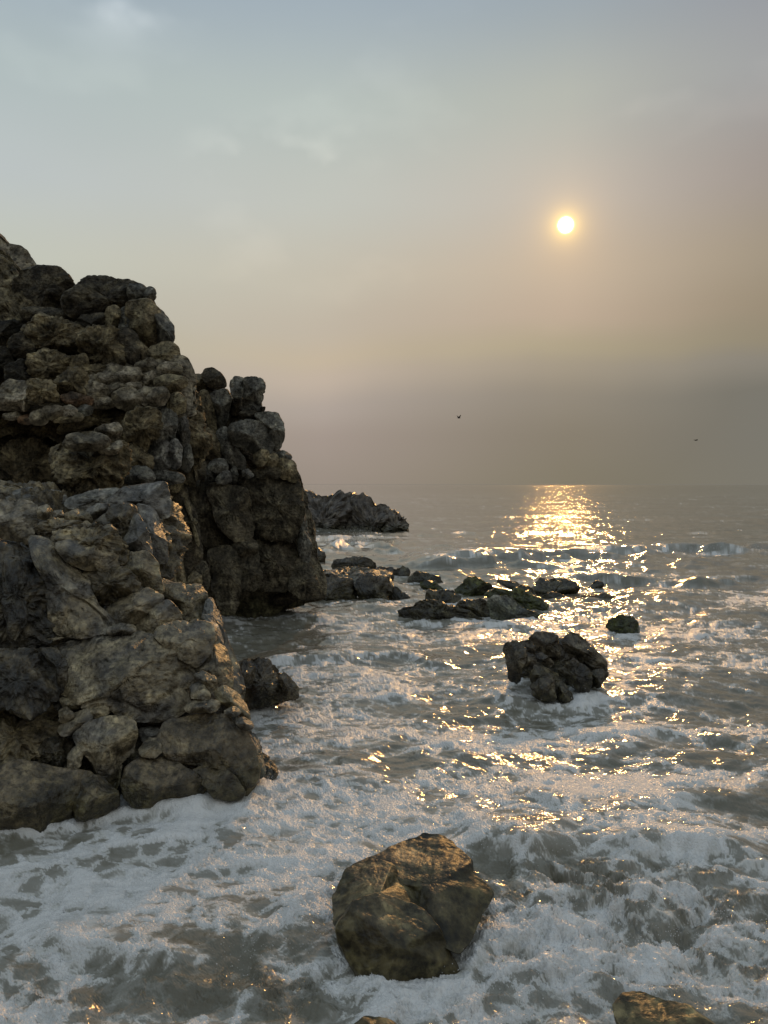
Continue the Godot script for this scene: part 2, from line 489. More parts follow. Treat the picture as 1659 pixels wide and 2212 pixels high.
# height of the water and amount of foam at x, d (metres ahead)
func water_at(x: float, d: float) -> void:
	var far := smoothstep(14.0, 45.0, d)
	var calm := 1.0 - smoothstep(70.0, 160.0, d)
	var bias := lerpf(-0.20, -0.42, smoothstep(13.0, 34.0, d)) - 0.25 * smoothstep(50.0, 90.0, d)
	bias -= 0.10 * smoothstep(10.5, 13.0, d)
	var rough := 0.0
	for p in pools:
		var ax: float = (x - p[0]) / p[2]
		var ad: float = (d - p[1]) / p[3]
		var s := ax * ax + ad * ad
		if s < 4.0:
			var g := exp(-s * 1.4)
			bias += p[4] * g
			rough += p[5] * g
	var h := 0.0
	var sw := w_swell.get_noise_2d(x * 0.5, d)
	h += sw * lerpf(0.14, 0.36, far) * calm
	var off := smoothstep(60.0, 120.0, d) * (1.0 - smoothstep(300.0, 420.0, d))
	if off > 0.0: h += 0.5 * off * w_swell.get_noise_2d(x * 0.22 + 50.0, d * 0.34)
	if d > 30.0: h += 0.035 * smoothstep(30.0, 70.0, d) * (1.0 - smoothstep(350.0, 420.0, d)) * w_fine.get_noise_2d(x * 0.7, d)
	var ch := w_chop.get_noise_2d(x * 0.75, d)
	h += ch * lerpf(0.13, 0.20, far) * calm
	var fi := w_fine.get_noise_2d(x * 0.8, d)
	h += fi * (0.05 + 0.05 * rough) * (1.0 - smoothstep(30.0, 90.0, d))
	var wx := x + ch * 0.5
	for c in crests:
		var xs: PackedFloat32Array = c[0]
		var n := xs.size()
		if wx < xs[0] - 1.0 or wx > xs[n - 1] + 1.0: continue
		var ds: PackedFloat32Array = c[1]
		var i := 0
		while i < n - 2 and xs[i + 1] < wx: i += 1
		var t := clampf((wx - xs[i]) / (xs[i + 1] - xs[i]), 0, 1)
		t = t * t * (3 - 2 * t)
		var s: float = d - lerpf(ds[i], ds[i + 1], t) + (sw * 2.6 + ch * 1.4) * c[4] * 0.5
		var span := xs[n - 1] - xs[0]
		var env := smoothstep(xs[0] - 0.05 * span, xs[0] + span * 0.2, wx) * (1.0 - smoothstep(xs[n - 1] - span * 0.2, xs[n - 1] + 0.05 * span, wx))
		var g: float
		if s < 0.0: g = exp(-pow(s / c[3], 2))
		else: g = exp(-pow(s / c[4], 2))
		h += c[2] * g * env * clampf(0.85 + 0.5 * ch + 0.6 * sw, 0.3, 1.3)
		bias += c[5] * env * (exp(-pow((s - c[4] * 0.15) / (c[4] * 0.5), 2)) + (0.45 * g if s < 0.0 else 0.0))
	var pa := w_patch.get_noise_2d(x * lerpf(0.8, 0.42, far), d)
	var near := 1.0 - smoothstep(25.0, 55.0, d)
	var la := w_lace.get_noise_2d(x * lerpf(0.85, 0.5, far), d) + 1.0
	var l2 := w_lace2.get_noise_2d(x * 0.85, d) + 1.0
	var frill := w_frill.get_noise_2d(x * 0.8, d)
	var lace := 0.62 * (1.0 - smoothstep(0.0, 0.30 + 0.3 * frill, la)) + 0.52 * (1.0 - smoothstep(0.0, 0.36 + 0.3 * frill, l2)) * near
	var band := w_chop.get_noise_2d(x * 0.22 + d * 0.07 + 77.0, d * lerpf(0.95, 0.5, far))
	var lump := 1.0 - absf(w_lump.get_noise_2d(x, d)) * 2.4
	out_f = bias + pa * 0.85 + band * 0.75 + (lace - 0.28) + frill * 0.45 * near + fi * 0.1
	h += rough * (0.10 * lump - 0.05) + frill * 0.02 * near
	out_h = h

func build_sea() -> void:
	w_swell = noise(FastNoiseLite.TYPE_SIMPLEX_SMOOTH, 0.10, 2, 101)
	w_chop = noise(FastNoiseLite.TYPE_SIMPLEX_SMOOTH, 0.40, 3, 103)
	w_chop.fractal_gain = 0.42
	w_fine = noise(FastNoiseLite.TYPE_SIMPLEX_SMOOTH, 1.3, 3, 105)
	w_fine.fractal_gain = 0.45
	w_frill = noise(FastNoiseLite.TYPE_SIMPLEX_SMOOTH, 1.9, 5, 106)
	w_frill.fractal_gain = 0.62
	w_frill.domain_warp_enabled = true
	w_frill.domain_warp_amplitude = 0.7
	w_frill.domain_warp_frequency = 0.6
	w_lump = noise(FastNoiseLite.TYPE_SIMPLEX_SMOOTH, 0.85, 3, 107)
	w_lump.fractal_gain = 0.42
	w_lump.domain_warp_enabled = true
	w_lump.domain_warp_amplitude = 0.8
	w_lump.domain_warp_frequency = 0.7
	w_patch = noise(FastNoiseLite.TYPE_SIMPLEX_SMOOTH, 0.24, 5, 109)
	w_patch.domain_warp_enabled = true
	w_patch.domain_warp_amplitude = 3.0
	w_patch.domain_warp_frequency = 0.16
	w_lace = cells(0.85, 111, FastNoiseLite.RETURN_DISTANCE2_SUB, 1.0, 0.7)
	w_lace2 = cells(2.9, 113, FastNoiseLite.RETURN_DISTANCE2_SUB, 0.4, 1.9)
	# breaking waves, left to right
	crest([800, 1232, 900, 1212, 1050, 1196, 1200, 1203, 1350, 1192, 1500, 1185, 1700, 1182], 0.42, 3.0, 6.0, 0.30)
	crest([690, 1190, 760, 1178, 830, 1180, 880, 1196], 0.5, 1.6, 3.0, 0.5)
	crest([1150, 1260, 1300, 1252, 1450, 1262, 1700, 1250], 0.30, 0.9, 2.0, 0.10)
	crest([470, 1470, 560, 1440, 700, 1428, 850, 1425, 980, 1445], 0.24, 0.35, 1.2, 0.35)
	crest([1010, 1812, 1120, 1835, 1260, 1838, 1400, 1822, 1560, 1830, 1700, 1850], 0.22, 0.28, 0.9, 0.35)
	crest([-60, 2045, 80, 2030, 200, 2052, 330, 2085, 450, 2090], 0.12, 0.16, 0.5, 0.45)
	crest([560, 2050, 640, 1985, 720, 1940], 0.10, 0.2, 0.4, 0.3)
	crest([1100, 1700, 1250, 1735, 1400, 1740, 1560, 1712], 0.12, 0.2, 0.8, 0.2)
	crest([1240, 1600, 1400, 1590, 1560, 1610, 1700, 1640], 0.14, 0.25, 0.9, 0.15)
	crest([860, 1640, 960, 1612, 1100, 1600], 0.10, 0.2, 0.6, 0.2)
	# water heaped up against the rocks
	crest([640, 2090, 740, 2138, 850, 2160, 960, 2135, 1040, 2040], 0.16, 0.2, 0.3, 0.45)
	crest([1060, 1490, 1130, 1522, 1220, 1535, 1320, 1505], 0.12, 0.25, 0.5, 0.15)
	crest([850, 1340, 960, 1348, 1080, 1352, 1190, 1335], 0.12, 0.4, 0.7, 0.2)
	crest([480, 1530, 540, 1545, 600, 1535, 660, 1510], 0.12, 0.25, 0.4, 0.45)
	crest([-40, 1815, 120, 1790, 300, 1757, 430, 1752, 520, 1735, 580, 1690], 0.12, 0.2, 0.35, 0.3)
	# white and clear stretches
	pool(240, 1850, 2.6, 1.7, 0.40)
	pool(60, 1960, 1.6, 1.2, 0.38)
	pool(480, 1900, 1.8, 1.2, 0.2)
	pool(700, 1740, 2.2, 1.6, 0.3)
	pool(1000, 1680, 3.0, 2.2, 0.28)
	pool(1330, 1720, 2.2, 1.5, 0.35)
	pool(1150, 1560, 4.0, 2.5, 0.22)
	pool(700, 1340, 4.5, 3.0, 0.3)
	pool(720, 1165, 9.0, 9.0, 0.45)
	pool(640, 2000, 1.0, 0.6, -0.55)
	pool(800, 2080, 0.8, 0.4, -0.35)
	pool(420, 2140, 0.9, 0.4, -0.35, 0.4)
	pool(1630, 1740, 0.9, 0.8, -0.9)
	pool(1300, 1870, 2.2, 0.35, -0.3, 0.8)
	pool(700, 1480, 1.8, 1.3, -0.45)
	pool(950, 1500, 1.2, 1.1, -0.4)
	pool(1400, 1500, 1.0, 0.7, -0.4)
	pool(560, 1375, 1.8, 2.0, -0.25)
	pool(1450, 2000, 2.0, 1.5, -0.05, 1.3)
	pool(1150, 2060, 1.0, 0.7, 0.25, 0.7)
	pool(640, 2120, 1.0, 0.5, 0.25, 0.9)
	pool(1300, 1920, 1.5, 0.8, 0.1, 0.9)
	pool(150, 2140, 1.5, 0.6, 0.05, 0.7)
	pool(760, 1880, 0.7, 0.7, 0.2, 0.8)
	pool(950, 2180, 1.2, 0.4, 0.1, 0.8)
	# white water round the rocks
	for p in [[1200, 1525, 1.6, 0.9, 0.12], [1090, 1480, 0.9, 0.8, 0.2], [950, 1345, 2.5, 1.0, 0.3], [1120, 1340, 2.0, 0.9, 0.25], [1340, 1362, 1.2, 0.8, 0.3], [560, 1535, 1.4, 0.8, 0.35],
		[640, 1500, 0.8, 0.8, 0.3], [720, 1310, 3.5, 1.2, 0.35], [580, 1700, 0.7, 0.6, 0.4], [690, 2060, 0.45, 0.45, 0.45], [860, 2160, 0.8, 0.3, 0.35], [1040, 2010, 0.4, 0.3, 0.3], [1290, 2200, 0.5, 0.3, 0.3], [680, 1920, 0.5, 0.4, 0.4]]:
		pool(p[0], p[1], p[2], p[3], p[4])
	var ds := PackedFloat32Array()
	for k in 14: ds.append(2.5 + 3.4 * k / 14.0)
	var q := 1.0 / 5.9
	while q > 1.0 / 420.0:
		ds.append(1.0 / q)
		q -= 0.00026 * (0.82 if q > 0.011 else 0.7)
	var dd := 420.0
	while dd < 30000.0:
		ds.append(dd)
		dd *= 1.25
	var ts := PackedFloat32Array()
	var t := -1.75
	while t < 1.75:
		ts.append(t)
		t += 0.0027 if absf(t) < 1.08 else 0.02
	var nr := ds.size()
	var nc := ts.size()
	var V := PackedVector3Array()
	var F := PackedFloat32Array()
	V.resize(nr * nc)
	F.resize(nr * nc)
	for i in nr:
		var d := ds[i]
		for j in nc:
			var x := ts[j] * d * HALF * ASPECT
			if d < 420.0:
				water_at(x, d)
			else:
				out_h = 0.0
				out_f = -1.0
			V[i * nc + j] = Vector3(x, out_h, -d)
			F[i * nc + j] = out_f
	var N := PackedVector3Array()
	var C := PackedColorArray()
	var I := PackedInt32Array()
	N.resize(nr * nc)
	C.resize(nr * nc)
	I.resize((nr - 1) * (nc - 1) * 6)
	var deep := Color(0.185, 0.175, 0.135)
	var milk := Color(0.66, 0.655, 0.62)
	var at := 0
	for i in nr:
		var i0 := maxi(i - 1, 0) * nc
		var i1 := mini(i + 1, nr - 1) * nc
		for j in nc:
			N[i * nc + j] = (V[i * nc + mini(j + 1, nc - 1)] - V[i * nc + maxi(j - 1, 0)]).cross(V[i1 + j] - V[i0 + j]).normalized()
			C[i * nc + j] = deep.lerp(milk, 0.25 * smoothstep(-0.8, -0.1, F[i * nc + j]) + 0.75 * smoothstep(-0.12, 0.16, F[i * nc + j]))
			if i < nr - 1 and j < nc - 1:
				var a := i * nc + j
				I[at] = a
				I[at + 1] = a + nc
				I[at + 2] = a + 1
				I[at + 3] = a + 1
				I[at + 4] = a + nc
				I[at + 5] = a + nc + 1
				at += 6
	var water := StandardMaterial3D.new()
	water.resource_name = "sea_water"
	water.vertex_color_use_as_albedo = true
	water.roughness = 0.07
	water.metallic_specular = 0.34
	water.uv1_triplanar = true
	water.uv1_world_triplanar = true
	water.uv1_scale = Vector3.ONE * 0.22
	water.normal_enabled = true
	var nr2 := noise(FastNoiseLite.TYPE_SIMPLEX_SMOOTH, 0.008, 7, 203)
	nr2.fractal_gain = 0.57
	water.normal_texture = tex(nr2, 1024, [], true, 14.0)
	water.normal_scale = 0.29
	var o := put("sea", mesh_of({"V": V, "N": N, "C": C, "I": I}), water)
	tag(o, "grey green sea running in to the rocks and out to the hazy horizon", "sea", "", "structure")
	# the foam: a thin skin that rises out of the water where there is enough of it
	var FV := PackedVector3Array()
	var FN := PackedVector3Array()
	var FC := PackedColorArray()
	var FI := PackedInt32Array()
	var to := PackedInt32Array()
	to.resize(nr * nc)
	to.fill(-1)
	for i in nr - 1:
		if ds[i] > 130.0: break
		for j in nc - 1:
			var a := i * nc + j
			if maxf(maxf(F[a], F[a + 1]), maxf(F[a + nc], F[a + nc + 1])) < 0.10: continue
			for k in [a, a + 1, a + nc, a + nc + 1]:
				if to[k] < 0:
					to[k] = FV.size()
					var p := V[k]
					var d := -p.z
					var f := clampf(F[k] - 0.19, -0.08, 0.8)
					var l := w_lump.get_noise_2d(p.x * 2.6, d * 2.6)
					p.y += (f * 0.05 if f < 0.12 else 0.006 + (f - 0.12) * 0.03) + (0.016 * (0.5 - absf(l)) * smoothstep(0.0, 0.25, f))
					FV.append(p)
					FC.append(Color(0.72, 0.72, 0.70).lerp(Color(0.86, 0.86, 0.845), smoothstep(0.05, 0.45, f)))
			FI.append_array([to[a], to[a + nc], to[a + 1], to[a + 1], to[a + nc], to[a + nc + 1]])
	FN.resize(FV.size())
	for k in range(0, FI.size(), 3):
		var n := (FV[FI[k + 2]] - FV[FI[k]]).cross(FV[FI[k + 1]] - FV[FI[k]])
		FN[FI[k]] += n
		FN[FI[k + 1]] += n
		FN[FI[k + 2]] += n
	for k in FN.size(): FN[k] = FN[k].normalized()
	var foam := StandardMaterial3D.new()
	foam.resource_name = "sea_foam"
	foam.vertex_color_use_as_albedo = true
	foam.roughness = 0.27
	foam.metallic_specular = 0.5
	foam.uv1_triplanar = true
	foam.uv1_world_triplanar = true
	foam.uv1_scale = Vector3.ONE * 0.9
	foam.heightmap_enabled = true
	foam.heightmap_texture = tex(noise(FastNoiseLite.TYPE_SIMPLEX_SMOOTH, 0.03, 5, 207), 1024)
	foam.heightmap_scale = 2.2
	var fo := put("sea_foam", mesh_of({"V": FV, "N": FN, "C": FC, "I": FI}), foam)
	tag(fo, "white sea foam in swirls and lacy streaks across the water", "foam", "", "stuff")

# unseen rocky coast under the camera, added with its left rise to cut sky fill
func build_unseen_shore() -> void:
	var V := PackedVector3Array()
	var N := PackedVector3Array()
	var C := PackedColorArray()
	var I := PackedInt32Array()
	var nx := 90
	var nz := 60
	for i in nz + 1:
		for j in nx + 1:
			var z := -2.2 + 62.0 * pow(float(i) / nz, 1.6)
			var x := -45.0 + 90.0 * j / nx
			var n := n_big.get_noise_3d(x * 0.25, 0, z * 0.25)
			var y := -0.6 + 3.6 * smoothstep(-2.2, 0.6, z) + 1.2 * smoothstep(0.0, 20.0, z) + n * 0.7
			y += (7.5 + 3.0 * n) * smoothstep(5.0, 11.0, -x + 0.15 * z) * smoothstep(-2.2, 1.5, z)
			V.append(Vector3(x, y, z))
			C.append(Color(0.16, 0.135, 0.10) * (1.0 + 0.5 * n))
	N.resize(V.size())
	var w := nx + 1
	for i in nz + 1:
		for j in w:
			N[i * w + j] = (V[mini(i + 1, nz) * w + j] - V[maxi(i - 1, 0) * w + j]).cross(V[i * w + mini(j + 1, nx)] - V[i * w + maxi(j - 1, 0)]).normalized()
			if i < nz and j < nx:
				var a := i * w + j
				I.append_array([a, a + 1, a + w, a + 1, a + w + 1, a + w])
	var o := put("unseen_shore", mesh_of({"V": V, "N": N, "C": C, "I": I}), rock_dry)
	tag(o, "unseen rocky coast under the photographer, added to cut sky fill", "unseen_shore", "", "structure")

# ---------------------------------------------------------------- cliff
func build_cliff() -> void:
	var cl := Node3D.new()
	cl.name = numbered("cliff")
	add_child(cl)
	tag(cl, "tall weathered cliff of fractured brown and grey rock on the left", "cliff", "", "structure")
	# bedrock behind the stones
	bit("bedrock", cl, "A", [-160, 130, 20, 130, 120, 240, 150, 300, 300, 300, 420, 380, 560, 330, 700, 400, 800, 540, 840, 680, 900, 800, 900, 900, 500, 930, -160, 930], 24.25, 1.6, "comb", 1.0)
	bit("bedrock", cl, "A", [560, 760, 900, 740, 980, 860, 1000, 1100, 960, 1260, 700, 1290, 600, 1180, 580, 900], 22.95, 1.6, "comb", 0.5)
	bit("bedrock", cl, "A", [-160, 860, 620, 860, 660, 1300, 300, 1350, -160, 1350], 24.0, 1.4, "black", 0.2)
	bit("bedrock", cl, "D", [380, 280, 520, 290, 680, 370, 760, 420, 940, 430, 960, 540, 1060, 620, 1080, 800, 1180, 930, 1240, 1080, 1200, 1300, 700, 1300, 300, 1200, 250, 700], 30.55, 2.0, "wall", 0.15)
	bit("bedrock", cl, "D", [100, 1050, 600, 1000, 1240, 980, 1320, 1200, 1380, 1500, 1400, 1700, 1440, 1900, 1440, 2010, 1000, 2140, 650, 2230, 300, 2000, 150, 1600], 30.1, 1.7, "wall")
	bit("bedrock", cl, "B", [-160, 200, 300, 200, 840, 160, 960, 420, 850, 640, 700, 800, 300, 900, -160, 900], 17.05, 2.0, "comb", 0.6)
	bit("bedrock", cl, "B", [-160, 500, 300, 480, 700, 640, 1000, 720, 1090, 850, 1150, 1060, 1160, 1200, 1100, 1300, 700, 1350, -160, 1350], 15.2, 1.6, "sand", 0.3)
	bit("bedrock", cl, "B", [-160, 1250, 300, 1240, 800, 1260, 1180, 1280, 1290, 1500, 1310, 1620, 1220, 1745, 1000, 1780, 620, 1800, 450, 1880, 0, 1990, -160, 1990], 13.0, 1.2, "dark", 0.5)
	upper_cliff(cl)
	buttress(cl)
	outcrop(cl)

func upper_cliff(c: Node) -> void:
	var f := "A"
	bit("crag", c, f, [-120, 70, 0, 45, 40, 95, 110, 120, 150, 180, 165, 240, 130, 340, 0, 380, -120, 380], 28.0, 1.4, "pale")
	bit("boulder", c, f, [100, 270, 130, 215, 190, 206, 285, 210, 332, 245, 360, 315, 330, 375, 240, 400, 150, 395, 95, 345], 24.6, 1.0, "dark")
	bit("boulder", c, f, [-100, 330, 20, 310, 90, 340, 110, 420, 60, 470, -100, 480], 24.8, 1.0, "olive")
	bit("crag", c, f, [350, 340, 420, 298, 470, 262, 550, 255, 660, 278, 720, 315, 760, 370, 740, 430, 600, 425, 480, 440, 380, 425], 23.9, 1.0, "dark")
	bit("boulder", c, f, [655, 282, 715, 282, 745, 310, 742, 362, 700, 372, 650, 335], 23.4, 0.45, "gray")
	bit("boulder", c, f, [650, 385, 755, 370, 800, 420, 805, 500, 790, 585, 740, 600, 690, 560, 650, 470], 23.0, 0.7, "olive")
	bit("block", c, f, [770, 395, 830, 435, 872, 490, 874, 545, 850, 590, 800, 590, 780, 500], 23.1, 0.6, "gray")
	bit("boulder", c, f, [765, 600, 850, 572, 895, 600, 902, 650, 870, 692, 800, 684, 758, 645], 22.8, 0.6, "olive")
	bit("boulder", c, f, [545, 402, 590, 393, 612, 430, 602, 500, 560, 522, 528, 470], 23.0, 0.5, "olive")
	bit("boulder", c, f, [610, 420, 650, 400, 690, 470, 700, 540, 650, 560, 610, 500], 23.0, 0.5, "gray")
	bit("boulder", c, f, [600, 530, 640, 508, 690, 538, 707, 620, 692, 668, 640, 674, 608, 622], 22.4, 0.55, "dark")
	bit("boulder", c, f, [690, 560, 740, 600, 770, 650, 750, 690, 700, 690, 690, 630], 22.6, 0.4, "olive")
	bit("boulder", c, f, [408, 560, 470, 510, 560, 498, 602, 530, 622, 640, 612, 682, 520, 692, 430, 645], 22.4, 0.8, "comb")
	bit("boulder", c, f, [135, 485, 230, 450, 330, 468, 402, 500, 418, 560, 380, 622, 300, 640, 200, 602, 138, 560], 22.6, 0.9, "comb")
	bit("boulder", c, f, [420, 440, 520, 430, 550, 500, 470, 515, 410, 550, 380, 490], 23.2, 0.7, "dark")
	bit("boulder", c, f, [120, 400, 260, 400, 380, 430, 360, 470, 240, 450, 130, 470], 23.8, 0.8, "dark")
	bit("boulder", c, f, [-100, 480, 60, 470, 130, 500, 110, 560, 40, 600, -100, 600], 23.4, 0.9, "black")
	bit("boulder", c, f, [55, 562, 110, 520, 162, 560, 172, 622, 110, 652, 58, 622], 22.2, 0.5, "black")
	bit("boulder", c, f, [150, 640, 240, 622, 330, 640, 352, 700, 310, 762, 220, 772, 150, 722], 21.9, 0.6, "comb")
	bit("boulder", c, f, [35, 702, 110, 668, 172, 720, 172, 792, 100, 802, 38, 762], 21.6, 0.5, "black")
	bit("boulder", c, f, [-100, 620, 30, 610, 60, 690, 30, 780, -100, 800], 22.0, 0.7, "black")
	bit("boulder", c, f, [368, 650, 430, 640, 452, 700, 440, 762, 390, 764, 358, 710], 21.9, 0.4, "comb")
	bit("boulder", c, f, [450, 690, 520, 690, 560, 720, 500, 740, 450, 770, 430, 730], 22.0, 0.4, "comb")
	bit("boulder", c, f, [286, 772, 340, 720, 400, 708, 437, 750, 432, 822, 390, 842, 320, 832, 286, 802], 20.8, 0.5, "comb")
	bit("ledge", c, f, [-100, 835, 0, 818, 60, 795, 130, 780, 210, 835, 300, 850, 372, 862, 392, 890, 340, 912, 200, 908, 80, 908, -100, 908], 20.7, 1.3, "pale")
	bit("stone", c, f, [163, 930, 200, 915, 236, 925, 244, 960, 222, 986, 175, 986, 153, 962], 20.0, 0.3, "pale")
	bit("stone", c, f, [222, 906, 270, 893, 322, 905, 322, 945, 290, 966, 242, 957], 20.1, 0.32, "pale")
	bit("stone", c, f, [318, 900, 360, 891, 390, 915, 382, 937, 330, 946], 20.1, 0.3, "pale")
	bit("stone", c, f, [325, 948, 390, 930, 420, 945, 402, 972, 300, 977, 252, 974], 20.2, 0.28, "olive")
	bit("stone", c, f, [96, 952, 150, 938, 167, 975, 140, 987, 98, 977], 20.2, 0.25, "rust")
	bit("stone", c, f, [20, 935, 90, 925, 110, 955, 60, 965, 20, 960], 20.3, 0.25, "pale")
	bit("stone", c, f, [10, 790, 50, 760, 110, 780, 120, 800, 60, 810, 15, 815], 20.7, 0.3, "pale")
	bit("slab", c, f, [306, 850, 370, 828, 440, 848, 467, 860, 452, 892, 400, 897, 350, 882], 20.6, 0.35, "rust")
	bit("stone", c, f, [390, 905, 430, 890, 470, 905, 460, 935, 410, 945, 385, 930], 20.6, 0.3, "gray")
	bit("stone", c, f, [595, 732, 640, 700, 700, 705, 715, 740, 690, 778, 620, 782, 592, 756], 21.6, 0.35, "pale")
	bit("stone", c, f, [800, 702, 840, 673, 900, 684, 920, 710, 892, 737, 820, 742], 22.2, 0.4, "pale")
	bit("stone", c, f, [690, 680, 760, 660, 802, 680, 792, 712, 720, 732, 690, 710], 22.2, 0.4, "pale")
	bit("stone", c, f, [788, 762, 850, 738, 922, 750, 945, 790, 860, 822, 800, 802], 22.0, 0.45, "olive")
	bit("stone", c, f, [716, 745, 770, 720, 800, 740, 790, 790, 730, 800, 700, 780], 21.9, 0.35, "pale")
	bit("ledge", c, f, [400, 790, 520, 740, 600, 695, 760, 655, 920, 665, 960, 790, 950, 920, 800, 935, 700, 918, 520, 910, 400, 890], 22.2, 0.7, "pale", 0.5)
	bit("boulder", c, f, [748, 852, 770, 810, 830, 801, 854, 835, 832, 882, 770, 892], 21.3, 0.4, "pale")
	bit("boulder", c, f, [576, 842, 620, 808, 680, 813, 722, 870, 702, 912, 640, 914, 582, 884], 21.2, 0.45, "pale")
	bit("stone", c, f, [690, 830, 730, 800, 770, 810, 750, 850, 745, 890, 715, 880], 21.4, 0.35, "pale")
	bit("stone", c, f, [418, 802, 480, 778, 542, 800, 542, 850, 480, 872, 428, 852], 21.2, 0.35, "pale")
	bit("stone", c, f, [488, 742, 560, 728, 592, 770, 540, 802, 490, 792], 21.6, 0.35, "pale")
	bit("stone", c, f, [540, 800, 590, 780, 640, 790, 600, 820, 570, 850, 540, 840], 21.4, 0.3, "pale")
	bit("stone", c, f, [460, 870, 540, 850, 580, 880, 560, 905, 480, 905], 21.2, 0.3, "pale")
	bit("stone", c, f, [640, 780, 700, 775, 720, 800, 690, 815, 640, 810], 21.6, 0.3, "pale")
	bit("block", c, f, [858, 852, 900, 828, 937, 860, 932, 920, 890, 932, 853, 902], 21.8, 0.45, "olive")
	bit("block", c, f, [930, 790, 965, 780, 985, 850, 980, 930, 945, 930, 930, 860], 23.0, 0.6, "gray")
	bit("crag", c, f, [310, 1060, 350, 960, 450, 930, 560, 920, 640, 940, 660, 1000, 640, 1080, 610, 1010, 500, 980, 400, 1010], 21.7, 0.6, "comb")
	bit("crag", c, f, [645, 955, 700, 918, 790, 928, 808, 990, 780, 1060, 720, 1130, 660, 1100, 640, 1010], 20.9, 0.6, "comb")
	bit("crag", c, f, [780, 940, 860, 910, 890, 970, 880, 1060, 820, 1080, 770, 1140, 750, 1090, 790, 1010], 21.7, 0.6, "gray")
	bit("crag", c, f, [640, 1090, 720, 1120, 770, 1160, 760, 1210, 700, 1210, 630, 1180], 20.6, 0.5, "comb")
	bit("block", c, f, [762, 1152, 808, 1078, 852, 1078, 862, 1200, 800, 1224, 762, 1192], 21.5, 0.45, "blue")
	bit("block", c, f, [858, 1092, 890, 1062, 918, 1110, 912, 1192, 870, 1214, 853, 1152], 21.7, 0.4, "blue")
	bit("block", c, f, [885, 962, 940, 938, 958, 1020, 952, 1102, 910, 1092, 882, 1022], 22.4, 0.5, "blue")
	bit("block", c, f, [915, 1110, 960, 1090, 975, 1180, 950, 1230, 910, 1200], 22.6, 0.5, "gray")
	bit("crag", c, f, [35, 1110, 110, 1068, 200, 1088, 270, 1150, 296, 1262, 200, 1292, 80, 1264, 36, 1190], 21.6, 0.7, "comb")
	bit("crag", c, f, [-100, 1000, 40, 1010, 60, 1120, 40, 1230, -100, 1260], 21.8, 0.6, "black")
	bit("slab", c, f, [600, 1245, 650, 1205, 740, 1208, 782, 1260, 730, 1294, 640, 1284], 20.2, 0.4, "gray")
	bit("stone", c, f, [770, 1235, 830, 1225, 920, 1240, 930, 1275, 850, 1290, 780, 1270], 21.2, 0.4, "gray")
	bit("overhang", c, f, [296, 1142, 320, 1095, 440, 1128, 560, 1100, 612, 1070, 634, 1120, 627, 1200, 592, 1292, 500, 1324, 400, 1304, 320, 1264, 288, 1202], 18.6, 0.8, "comb")

